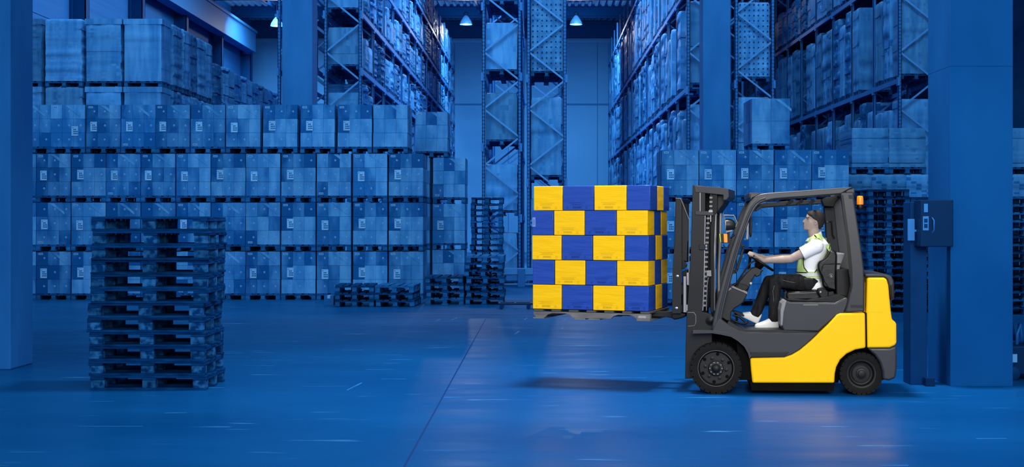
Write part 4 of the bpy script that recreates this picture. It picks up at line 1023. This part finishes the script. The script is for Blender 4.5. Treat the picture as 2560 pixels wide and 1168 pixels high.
def carton(x0, x1, y0, y1, z0, z1, c, label, group, prn=True, sideprn=False, white=False):
    ctr = FLD.w((x0+x1)/2, (y0+y1)/2, z0); e = empty('carton', ctr, FLD.a, label=label, cat='carton', group=group)
    Mx = FLD.M(); g = G(); q = .0035
    g.box(x0+q, x1-q, y0+q, y1-q, z0+.002, z1-.002, 0, Mx)
    o = obj('carton_box', g, m_cy if c == 'y' else m_cb, e, bevel=.006, bseg=2, smooth=40)
    if prn:
        rr = random.Random(label); g = G(); xm = (x0+x1)/2 + rr.uniform(-.02, .02); yy = y0+q-.0008; w_ = min(.24, (x1-x0)*.8); xm = min(max(xm, x0+w_/2+.01), x1-w_/2-.01)
        k = 0; x = xm-.045
        while x < xm+.045:                            # bar code
            bw = rr.choice((.0018, .003, .0045)); g.box(x, x+bw, yy-.0004, yy, z0+.022, z0+.044, 0, Mx); x += bw+rr.choice((.002, .003))
        for k, (hw_, zz) in enumerate(((.07, .056), (.06, .066), (.085, .078))):        # lines of small print
            x = xm-hw_
            while x < xm+hw_:
                lw = rr.uniform(.006, .018); g.box(x, min(x+lw, xm+hw_), yy-.0004, yy, z0+zz, z0+zz+.004, 0, Mx); x += lw+.004
        for sx_ in (-1, 1):
            xx = xm+sx_*w_*.44; 
            for t in range(3): g.box(xx-.012, xx+.012, yy-.0004, yy, z0+.02+t*.009, z0+.023+t*.009, 0, Mx)
        obj('printed_text', g, m_iy if c == 'y' else m_ib, e)
    if white:
        g = G(); yy = y0+q-.001; g.box(x0+.004, x0+.04, yy-.0006, yy, z0+.09, z0+.19, 0, Mx)
        for t in range(8): g.box(x0+.016, x0+.028, yy-.001, yy-.0006, z0+.11+t*.007, z0+.113+t*.007, 1, Mx)
        obj('paper_label', g, [M('pale_blue_label', (110, 134, 196), .5), m_ib], e)
    return e
for r in range(5):
    z1_ = ztop-RH*r; z0_ = z1_-RH; xs_ = [FLD.loc(FLD.at(*zb(e, 500), 0))[0] for e in edges[r]]
    jit = (.0, -.004, -.006, -.002, -.005)[r]
    # depth of the side columns: three cartons deep
    dd = [0, .30, .56, DEP] if r % 2 == 0 else [0, .27, .55, DEP]
    for i in range(4):
        c = cols_[r][i]
        lab = '%s carton, %s from the left in the %s layer of the load\'s front' % (cname[c], NUM[i+1], rown[r])
        carton(xs_[i], xs_[i+1], 0+jit, dd[1]+jit, z0_, z1_, c, lab, 'cartons of the held load', prn=not (r == 0 and i == 3) and not (c == 'b' and i in (0, 3) and r in (1, 2, 3)), white=(r == 1 and i == 0))
    for j in (1, 2):
        cc = cols_[r][3]; c = {'y': 'b', 'b': 'y'}[cc] if j == 1 else cc
        carton(xs_[3], xs_[4]-.002, dd[j], dd[j+1], z0_, z1_, c, '%s carton in the %s layer on the load\'s side, %s' % (cname[c], rown[r], ('middle', 'rear')[j-1]), 'cartons of the held load', prn=False)
        carton(xs_[0], xs_[3]-.004, dd[j], dd[j+1], z0_, z1_, c, '%s carton inside the %s layer, %s' % (cname[c], rown[r], ('behind the front ones', 'at the back')[j-1]), 'cartons of the held load', prn=False)
# pallet with notched stringers
pal = empty('stringer_pallet', FLD.w(-.6, DEP/2, zbot-.13), FLD.a, label='weathered grey pallet with notched sides under the yellow and blue cartons', cat='pallet')
xl = FLD.loc(FLD.at(*zb(97, 985), 0))[0]; xr = .002; zd0 = zbot
ph = zbot-PZ(803, FLD.at(1610, 803, 0).y)
def notched(d0, d1):
    g = G(); L_ = xr-xl; za, zbm = zd0-.026, zd0-ph+.012
    pts = [(xl, za), (xr, za), (xr, zbm), (xr-.13, zbm)]
    for a, b in ((.29, .13), (.88, .70)):
        pass
    n1a, n1b, n2a, n2b = xr-.14, xr-.42, xl+.44, xl+.13
    pts = [(xl, za), (xr, za), (xr, zbm), (n1a, zbm), (n1a-.03, zbm+.03), (n1a-.08, zbm+.045), (n1b+.08, zbm+.045), (n1b+.03, zbm+.03), (n1b, zbm), (n2a, zbm), (n2a-.03, zbm+.03), (n2a-.08, zbm+.045), (n2b+.08, zbm+.045), (n2b+.03, zbm+.03), (n2b, zbm), (xl+.03, zbm), (xl, zbm+.03)]
    g.prism([FLD.w(x, d0, z) for x, z in pts], FLD.ey*(d1-d0)); return g
for d in (.0, .375, .75): kids(pal, obj('stringer', notched(d, d+.045), m_pal, pal, bevel=.004))
for k in range(7):
    x = xl+.01+(xr-xl-.11)*k/6; g = G(); g.box(x, x+.1, -.004, DEP+.0, zd0-.024, zd0-.002, 0, FLD.M()); obj('deck_board', g, m_pdk, pal, bevel=.003)
for x in (xl+.0, xr-.12, xl+.46, (xl+xr)/2-.02):
    g = G(); g.box(x, x+.12, .0, DEP, zd0-ph, zd0-ph+.012, 0, FLD.M()); obj('bottom_board', g, m_pal, pal)
g = G(); g.box(xr-.14, xr+.003, -.006, .06, zd0-ph-.002, zd0-.03, 0, FLD.M()); blk = obj('corner_block', g, m_pal, pal, bevel=.004)
g = G(); g.box(xr-.12, xr-.04, -.008, -.006, zd0-ph+.03, zd0-.045, 0, FLD.M())
for t in range(9): g.box(xr-.105+t*.006, xr-.102+t*.006, -.009, -.008, zd0-ph+.04, zd0-.06, 1, FLD.M())
obj('pallet_label', g, [m_plab, m_pdk], blk)
# ================================================================ the driver
m_skin = M('skin', (158, 140, 130), .55, spec=.3, var=.05, scale=(20, 20, 20))
m_hair = M('dark_hair', (34, 31, 30), .6, spec=.3, var=.4, scale=(60, 60, 200), bump=.4, bscale=(120, 120, 300))
m_eye = M('eye_dark', (30, 26, 25), .3)
m_lip = M('lips', (138, 112, 106), .5)
m_shirt = M('white_shirt', (236, 236, 236), .8, spec=.15, bump=.5, bscale=(9, 9, 5))
m_vest = M('lime_vest', (190, 214, 140), .7, spec=.2, scale=(14, 14, 5), rgb2=(160, 186, 108), bump=.5, bscale=(12, 12, 4))
m_band = M('reflective_band', (200, 202, 198), .45, spec=.5, var=.06, scale=(40, 40, 40))
m_trim = M('black_binding', (14, 14, 14), .7)
m_jean = M('dark_denim', (34, 34, 36), .85, spec=.1, var=.5, scale=(26, 26, 8), bump=.5, bscale=(12, 12, 8))
m_stit = M('denim_stitching', (120, 118, 114), .7)
m_shoe = M('white_shoe', (232, 232, 230), .55, spec=.3)
m_sole = M('shoe_sole', (200, 200, 198), .6)
m_belt = M('black_belt', (12, 12, 12), .4, spec=.4)
hipc = FB.at(*z3(650, 760), .54)
man = empty('person', hipc, FB.a, label='person in white polo shirt, lime safety vest and dark jeans driving the forklift', cat='person')
def remesh(o, v=.006, it=3, fac=.5):
    m = o.modifiers.new('remesh', 'REMESH'); m.mode = 'VOXEL'; m.voxel_size = v; m.use_smooth_shade = True
    s = o.modifiers.new('smooth', 'SMOOTH'); s.iterations = it; s.factor = fac
    return o
def A3(zx, zy, d): return FB.at(*z3(zx, zy), d)
def z4(zx, zy): return 1960+zx*.1542, 510+zy*.1542
HD = .54
def A4(zx, zy, d=HD): return FB.at(*z4(zx, zy), d)
U = .1542/F*FB.at(2030, 570, HD).y                      # metres per head close-up unit
ex, ey = FB.ex, FB.ey
body = G()
# head: horizontal slices between the face and the back of the skull
sl = [(112, 445, 560, .30), (124, 415, 600, .50), (142, 392, 625, .66), (170, 372, 645, .78), (205, 360, 655, .84), (226, 356, 658, .86), (244, 362, 658, .87), (262, 352, 656, .86), (285, 342, 652, .86),
      (310, 330, 642, .84), (340, 324, 628, .80), (365, 320, 608, .74), (390, 318, 585, .66), (408, 324, 560, .58), (424, 345, 545, .48)]
rg = []
for zy, xf, xb, hw in sl:
    cx_ = (xf+xb)/2; a = (xb-xf)/2*U; b = hw*118*U; c = A4(cx_, zy); row = []
    for k in range(28):
        t = 2*math.pi*k/28; ct, st_ = math.cos(t), math.sin(t)
        wf = 1.0 if ct > 0 else (1-.28*abs(ct)**1.5)      # narrower towards the face
        row.append(c + ex*a*ct + ey*b*st_*wf)
    rg.append(row)
body.rings(rg)
# nose, brow, lips, chin, cheek
def hb(zx, zy, r, dz=0, s=(1, 1, 1), d=0):
    body.ball(A4(zx, zy) + ey*d, (r*U*s[0], r*U*s[1], r*U*s[2]))
nose = [(352, 238, 12), (338, 252, 14), (324, 266, 16), (311, 278, 18), (306, 288, 17)]
for (x0_, y0_, r0), (x1_, y1_, r1) in zip(nose, nose[1:]): body.capsule(A4(x0_+6, y0_), r0*U, A4(x1_+6, y1_), r1*U, 12)
for s in (-1, 1): body.ball(A4(328, 294)+ey*s*15*U, (15*U, 10*U, 11*U))
body.capsule(A4(376, 212)-ey*55*U, 16*U, A4(368, 218), 14*U, 10); body.capsule(A4(376, 212)+ey*55*U, 16*U, A4(368, 218), 14*U, 10)
body.capsule(A4(330, 326)-ey*22*U, 12*U, A4(326, 326)+ey*22*U, 12*U, 10); body.capsule(A4(330, 356)-ey*22*U, 13*U, A4(326, 357)+ey*22*U, 13*U, 10)
hb(342, 396, 28, s=(1, 1.3, 1)); hb(385, 400, 34, s=(1.2, 1.9, .8))
for s in (-1, 1):
    body.ball(A4(420, 296)+ey*s*50*U, (40*U, 22*U, 34*U)); body.ball(A4(470, 370)+ey*s*58*U, (60*U, 22*U, 45*U))
# neck
body.rings([[A4(cx_, zy) + ex*a*U*math.cos(2*math.pi*k/20) + ey*b*U*math.sin(2*math.pi*k/20) for k in range(20)] for zy, cx_, a, b in ((330, 500, 85, 70), (400, 478, 92, 74), (450, 476, 96, 78), (520, 486, 92, 84), (600, 510, 100, 110), (640, 520, 90, 120))])
# ears
for s in (-1, 1):
    e0 = A4(506, 300)+ey*s*100*U; rot = Matrix.Rotation(FB.a, 3, 'Z') @ Matrix.Rotation(R(12), 3, 'Y')
    body.ball(e0, (30*U, 14*U, 48*U), rot)
# torso under the clothes
TS = [(740, 655, 95, .165), (700, 650, 98, .16), (640, 635, 95, .145), (600, 630, 92, .15), (540, 640, 96, .165), (480, 665, 104, .18), (420, 690, 104, .19), (375, 700, 92, .19), (340, 696, 66, .15), (312, 682, 42, .08)]
def torso_ring(t, off, a0=0, a1=2*math.pi, n=36, closed=True):
    """ring on the trunk at parameter t (index into TS, fractional), pushed out by off metres"""
    i = min(int(t), len(TS)-2); f_ = t-i; v = [TS[i][k]*(1-f_)+TS[i+1][k]*f_ for k in range(4)]
    c = A3(v[1], v[0], HD); a = v[2]*.291/F*c.y*.86+off; b = v[3]+off; out = []
    m = n if closed else n-1
    for k in range(n):
        q = a0+(a1-a0)*k/m; cq, sq = math.cos(q), math.sin(q)
        out.append(c + ex*a*abs(cq)**.85*(1 if cq > 0 else -1) + ey*b*abs(sq)**.85*(1 if sq > 0 else -1))
    return out
body.rings([torso_ring(t*.5, -.012) for t in range(19)])
# arms: shoulder, elbow, wrist
def armpts(s):
    d = HD + s*.19; wd = HD + s*.10
    if s < 0: return A3(690, 400, d), A3(470, 508, d+.02), A3(240, 522, wd-.03)
    return A3(690, 400, d), A3(475, 500, d-.03), A3(255, 500, wd+.03)
hands = []
for s in (-1, 1):
    sh, el, wr = armpts(s)
    body.ball(sh, .062); body.capsule(sh, .056, sh.lerp(el, .55), .050); body.capsule(sh.lerp(el, .5), .050, el, .041)
    body.capsule(el, .042, el.lerp(wr, .3), .043); body.capsule(el.lerp(wr, .3), .043, wr, .026)
    # rim point held by this hand
    ang = math.pi + s*-.62 if s < 0 else math.pi - .62
    ang = math.pi + (.55 if s < 0 else -.55)
    rim = SWC + su*SR*math.cos(ang) + sv*SR*math.sin(ang)
    tang = (-su*math.sin(ang) + sv*math.cos(ang)).normalized()          # along the rim
    outw = (su*math.cos(ang) + sv*math.sin(ang)).normalized()           # away from the wheel centre
    kn = rim + sn*.034 - outw*.012                                       # knuckle line above the rim
    pw = (kn - wr).normalized()
    body.capsule(wr, .025, wr.lerp(kn, .35), .027)
    for q in (-.03, -.01, .01, .03):
        base = kn + tang*q
        body.capsule(wr.lerp(kn, .3)+tang*q*.6, .017, base, .0135, 12)
    for q, ln in ((-.033, .9), (-.011, 1.0), (.011, .97), (.033, .8)):
        b0 = kn + tang*q; b1 = b0 + (outw*.026 - sn*.004)*ln; b2 = b1 + (outw*.006 - sn*.028)*ln; b3 = b2 + (-outw*.018 - sn*.010)*ln
        body.capsule(b0, .0105, b1, .0098, 12); body.capsule(b1, .0098, b2, .009, 12); body.capsule(b2, .009, b3, .0078, 12)
    # thumb leaves the side of the palm and closes against the rim from inside
    sd = tang * (1 if s < 0 else -1)
    t0 = wr.lerp(kn, .45) + sd*.028; t1 = kn + sd*.042 - outw*.022 - sn*.016; t2 = rim - outw*.020 + sd*.036 - sn*.012
    body.capsule(wr.lerp(kn, .25)+sd*.012, .016, t0, .013, 12); body.capsule(t0, .0125, t1, .0105, 12); body.capsule(t1, .0105, t2, .0088, 12)
# legs under the trousers
def legpts(s):
    if s < 0: return A3(640, 715, HD-.10), A3(335, 692, HD-.12), A3(325, 1010, HD-.14)
    return A3(640, 715, HD+.10), A3(285, 702, HD+.10), A3(172, 965, HD+.09)
for s in (-1, 1):
    hp_, kn_, an_ = legpts(s); body.capsule(hp_, .075, kn_, .050); body.capsule(kn_, .050, kn_.lerp(an_, .35), .048); body.capsule(kn_.lerp(an_, .35), .048, an_, .034)
    toe = A3(230, 1085, HD-.14) if s < 0 else A3(110, 1000, HD+.09)
    body.capsule(an_, .034, toe, .028)
bo = remesh(obj('body', body, m_skin, man), .0048, 3)
# face details
g = G()
for s in (-1, 1):
    g = G(); g.ball(A4(384, 243)+ey*s*40*U, (9*U, 14*U, 7*U), seg=12); obj('eye', g, m_eye, man, smooth=60)
g = G()
for s in (-1, 1):
    g.tube([A4(362, 222)+ey*s*18*U, A4(366, 214)+ey*s*44*U, A4(386, 212)+ey*s*66*U, A4(402, 222)+ey*s*78*U], [4*U, 6*U, 6*U, 3*U], 8)
obj('eyebrow', g, m_hair, man, smooth=60)
g = G(); g.capsule(A4(318, 342)-ey*24*U, 5*U, A4(318, 342)+ey*24*U, 5*U, 8); obj('mouth', g, m_lip, man, smooth=60)
g = G()
for s in (-1, 1):
    g.ball(A4(500, 298)+ey*s*112*U, (10*U, 6*U, 18*U), Matrix.Rotation(R(12), 3, 'Y'), seg=10)
obj('ear_hollow', g, m_lip, man, smooth=60)
# hair: cap of slices above a slanting hairline, clipped by building only its own range
g = G(); hr = []
hs = [(101, 450, 560, .25), (108, 418, 590, .46), (120, 392, 612, .62), (136, 378, 632, .75), (158, 380, 645, .84), (185, 398, 655, .90), (215, 440, 662, .935), (245, 470, 663, .95), (275, 520, 662, .94), (310, 540, 655, .92), (345, 545, 640, .86), (380, 550, 616, .78), (405, 556, 590, .66)]
for zy, xf, xb, hw in hs:
    row = []; full = sl_at = None
    cfx = max(xf, 350); cx_ = (360+xb)/2 if zy > 140 else (xf+xb)/2; a = (xb-cx_)*U; b = hw*124*U; c = A4(cx_, zy)
    lim = (cx_-xf)*U
    for k in range(32):
        t = 2*math.pi*k/32; x = a*math.cos(t); y = b*math.sin(t)*(1 if math.cos(t) > 0 else 1-.26*abs(math.cos(t))**1.5)
        if x < -lim: x = -lim
        row.append(c + ex*x + ey*y)
    hr.append(row)
g.rings(hr); 
remesh(obj('hair', g, m_hair, man), .0045, 3)
# clothes -------------------------------------------------------
g = G(); g.rings([[q + ex*.03 - Vector((0, 0, .03)) for q in torso_ring(0, .022)]] + [[q + ex*.02 for q in torso_ring(t, o_)] for t, o_ in ((.35, .026), (.8, .022))] + [torso_ring(t*.5, .012 + (.012 if t in (3, 4, 5) else 0)) for t in range(2, 18)])
for s in (-1, 1):
    sh, el, wr = armpts(s)
    g.ball(sh+Vector((0, 0, .002)), .076); g.capsule(sh, .074, sh.lerp(el, .3), .070, 20); g.tube([sh.lerp(el, .2), sh.lerp(el, .50), sh.lerp(el, .56), sh.lerp(el, .565)], [.070, .067, .068, .058], 24)
    g.capsule(A3(676, 352, HD+s*.08), .034, sh, .056)
sht = remesh(obj('polo_shirt', g, m_shirt, man), .006, 4)
# collar: a folded band round the neck, higher at the back
g = G(); rg = []
for k in range(33):
    t = -math.pi+2*math.pi*k/32; back_ = (math.cos(t)+1)/2
    cxx = 486+back_*0; zy_top = 560-back_*118; zy_bot = 606-back_*92
    ct, st_ = math.cos(t), math.sin(t)
    pt = A4(cxx+8, zy_top) + ex*(98 if ct > 0 else 108)*U*ct + ey*92*U*st_
    pb = A4(cxx+8, zy_bot) + ex*(116 if ct > 0 else 138)*U*ct + ey*124*U*st_
    o_ = (ex*ct+ey*st_)*.006
    rg.append([pt, pt+o_, pb+o_, pb])
g.rings(rg, cap=True); obj('collar', g, m_shirt, sht, smooth=50)
# safety vest: panels on the trunk, straps over the shoulders, reflective band
def patch(g, ts, spans, off, th=.006, mi=0, n=18):
    """strip of the trunk surface; spans[i]=(a0,a1) angles for ts[i]"""
    inn = [torso_ring(t, off, a0, a1, n, False) for t, (a0, a1) in zip(ts, spans)]; out = [torso_ring(t, off+th, a0, a1, n, False) for t, (a0, a1) in zip(ts, spans)]
    rg = [i_ + o_[::-1] for i_, o_ in zip(inn, out)]; g.rings(rg, mi)
vest = G(); ts = [1.55, 1.8, 2.2, 2.8, 3.4, 4.0, 4.6, 5.2, 5.8, 6.4, 7.0]
# front half: angle pi is the chest, narrows towards the arm holes
sp = [1.52, 1.5, 1.45, 1.3, 1.05, .92, .8, .72, .66, .62, .58]
patch(vest, ts, [(math.pi-a, math.pi+a) for a in sp], .028)
patch(vest, ts, [(-a, a) for a in sp], .026)
patch(vest, [1.55, 1.8, 2.2, 2.7], [(0, 2*math.pi*.9999)]*4, .030, n=48)
vs = obj('safety_vest', vest, m_vest, man, smooth=50)
STR = [((372,598),(398,622)), ((425,556),(455,598)), ((495,500),(520,556)), ((560,486),(566,548)), ((606,512),(606,580)), ((654,572),(650,640)), ((706,640),(692,704)), ((757,708),(738,770)), ((762,770),(712,840)), ((730,850),(690,900))]
g = G()
for s in (-1, 1):
    rg = []
    for i, (u_, l_) in enumerate(STR):
        du, dl = HD+s*(.075 if i else .03), HD+s*(.165 if i > 1 else .10)
        a_ = A4(*u_, du); b_ = A4(*l_, dl); a_ += Vector((0, 0, .006)); b_ += Vector((0, 0, .006)) + ey*s*.006; n_ = Vector((0, 0, -.014)); rg.append([a_, b_, b_+n_, a_+n_])
    g.rings(rg)
obj('shoulder_strap', g, m_vest, vs, smooth=50)
g = G(); patch(g, [1.85, 2.15, 2.5], [(0, 2*math.pi*.9999)]*3, .038, .004, n=48); obj('reflective_band', g, m_band, vs, smooth=60)
g = G()
for s in (-1, 1):
    e1 = [torso_ring(t, .036, math.pi+s*a, math.pi+s*a+.01, 2, False)[0] for t, a in zip(ts[2:], sp[2:])]; g.tube(e1, .0045, 6)
    e1 = [torso_ring(t, .034, s*a, s*a+.01, 2, False)[0] for t, a in zip(ts[2:], sp[2:])]; g.tube(e1, .0045, 6)
    g.tube([A4(*l_, HD+s*(.166 if i > 1 else .10)) for i, (u_, l_) in enumerate(STR)][1:], .0032, 6)
g.tube(torso_ring(2.5, .040, math.pi-.4, math.pi+1.3, 14, False), .006, 6); g.tube([A4(496, 508, HD-.10), A4(528, 550, HD-.17)], .007, 6)
obj('vest_binding', g, m_trim, vs, smooth=60)
# trousers
g = G(); g.rings([[q - ex*.05 for q in torso_ring(t, .002)] for t in (.1, .4, .8, 1.1)])
g.ball(A3(610, 730, HD), (.085, .16, .08))
for s in (-1, 1):
    hp_, kn_, an_ = legpts(s); g.capsule(hp_, .098, hp_.lerp(kn_, .5), .084, 24); g.capsule(hp_.lerp(kn_, .5), .084, kn_, .066, 24); g.ball(kn_, .067)
    g.capsule(kn_, .066, kn_.lerp(an_, .4), .064, 24)
    g.tube([kn_.lerp(an_, .35), kn_.lerp(an_, .7), kn_.lerp(an_, 1.06), kn_.lerp(an_, 1.12)], [.062, .058, .058, .054], 24)
tr = remesh(obj('jeans', g, m_jean, man), .007, 4)
g = G()
for pth in ([(330, 735), (318, 780), (322, 850), (330, 940), (334, 1020)], ):
    g.tube([A3(zx, zy, HD-.12-.068) for zx, zy in pth], .0016, 5)
g.tube([A3(zx, zy, HD-.12-.072) for zx, zy in ((400, 690), (470, 706), (560, 716), (620, 722))], .0016, 5)
obj('seam_stitching', g, m_stit, tr)
g = G(); patch(g, [1.05, 1.38], [(math.pi-1.5, math.pi+1.15)]*2, .028, .007, n=48); obj('belt', g, m_belt, man, smooth=50)
g = G()
g.box(-.05, .05, -.012, .012, -.03, .03, 0, Matrix.Translation(A3(622, 692, HD-.175)) @ Matrix.Rotation(FB.a, 4, 'Z')); obj('belt_pouch', g, m_belt, man, bevel=.006)
# shoes
def shoe(toe, heel, d, up):
    g = G(); a = A3(*heel, d); b = A3(*toe, d); f_ = (b-a).normalized(); L_ = (b-a).length; n_ = f_.cross(ey).normalized()
    if n_.z < 0: n_ = -n_
    rg = []
    for t, hw, h, lf in ((0, .022, .085, .008), (.06, .034, .110, .0), (.25, .040, .125, 0), (.42, .042, .105, 0), (.6, .046, .078, 0), (.8, .047, .056, 0), (.93, .036, .042, .002), (1.0, .018, .022, .006)):
        c = a+f_*L_*t; row = []
        for k in range(20):
            q = 2*math.pi*k/20; sq = math.sin(q); row.append(c + ey*hw*math.cos(q) + n_*(lf + h*(sq*.5+.5 if sq > 0 else .5*(1-min(1, abs(sq)*2.2))+.0)))
        rg.append(row)
    g.rings(rg); o = obj('shoe', g, m_shoe, man, smooth=60)
    s = o.modifiers.new('subsurf', 'SUBSURF'); s.levels = 1; s.render_levels = 2
    g = G(); rg = []
    for t, hw in ((-.01, .018), (.06, .034), (.25, .038), (.45, .037), (.65, .044), (.82, .046), (.95, .034), (1.01, .014)):
        c = a+f_*L_*t; rg.append([c-ey*hw-n_*.006, c+ey*hw-n_*.006, c+ey*hw+n_*.008, c-ey*hw+n_*.008])
    g.rings(rg); obj('sole', g, m_sole, o, smooth=50)
shoe((160, 1096), (372, 1104), HD-.15, 1)
shoe((42, 990), (190, 1062), HD+.09, 1)
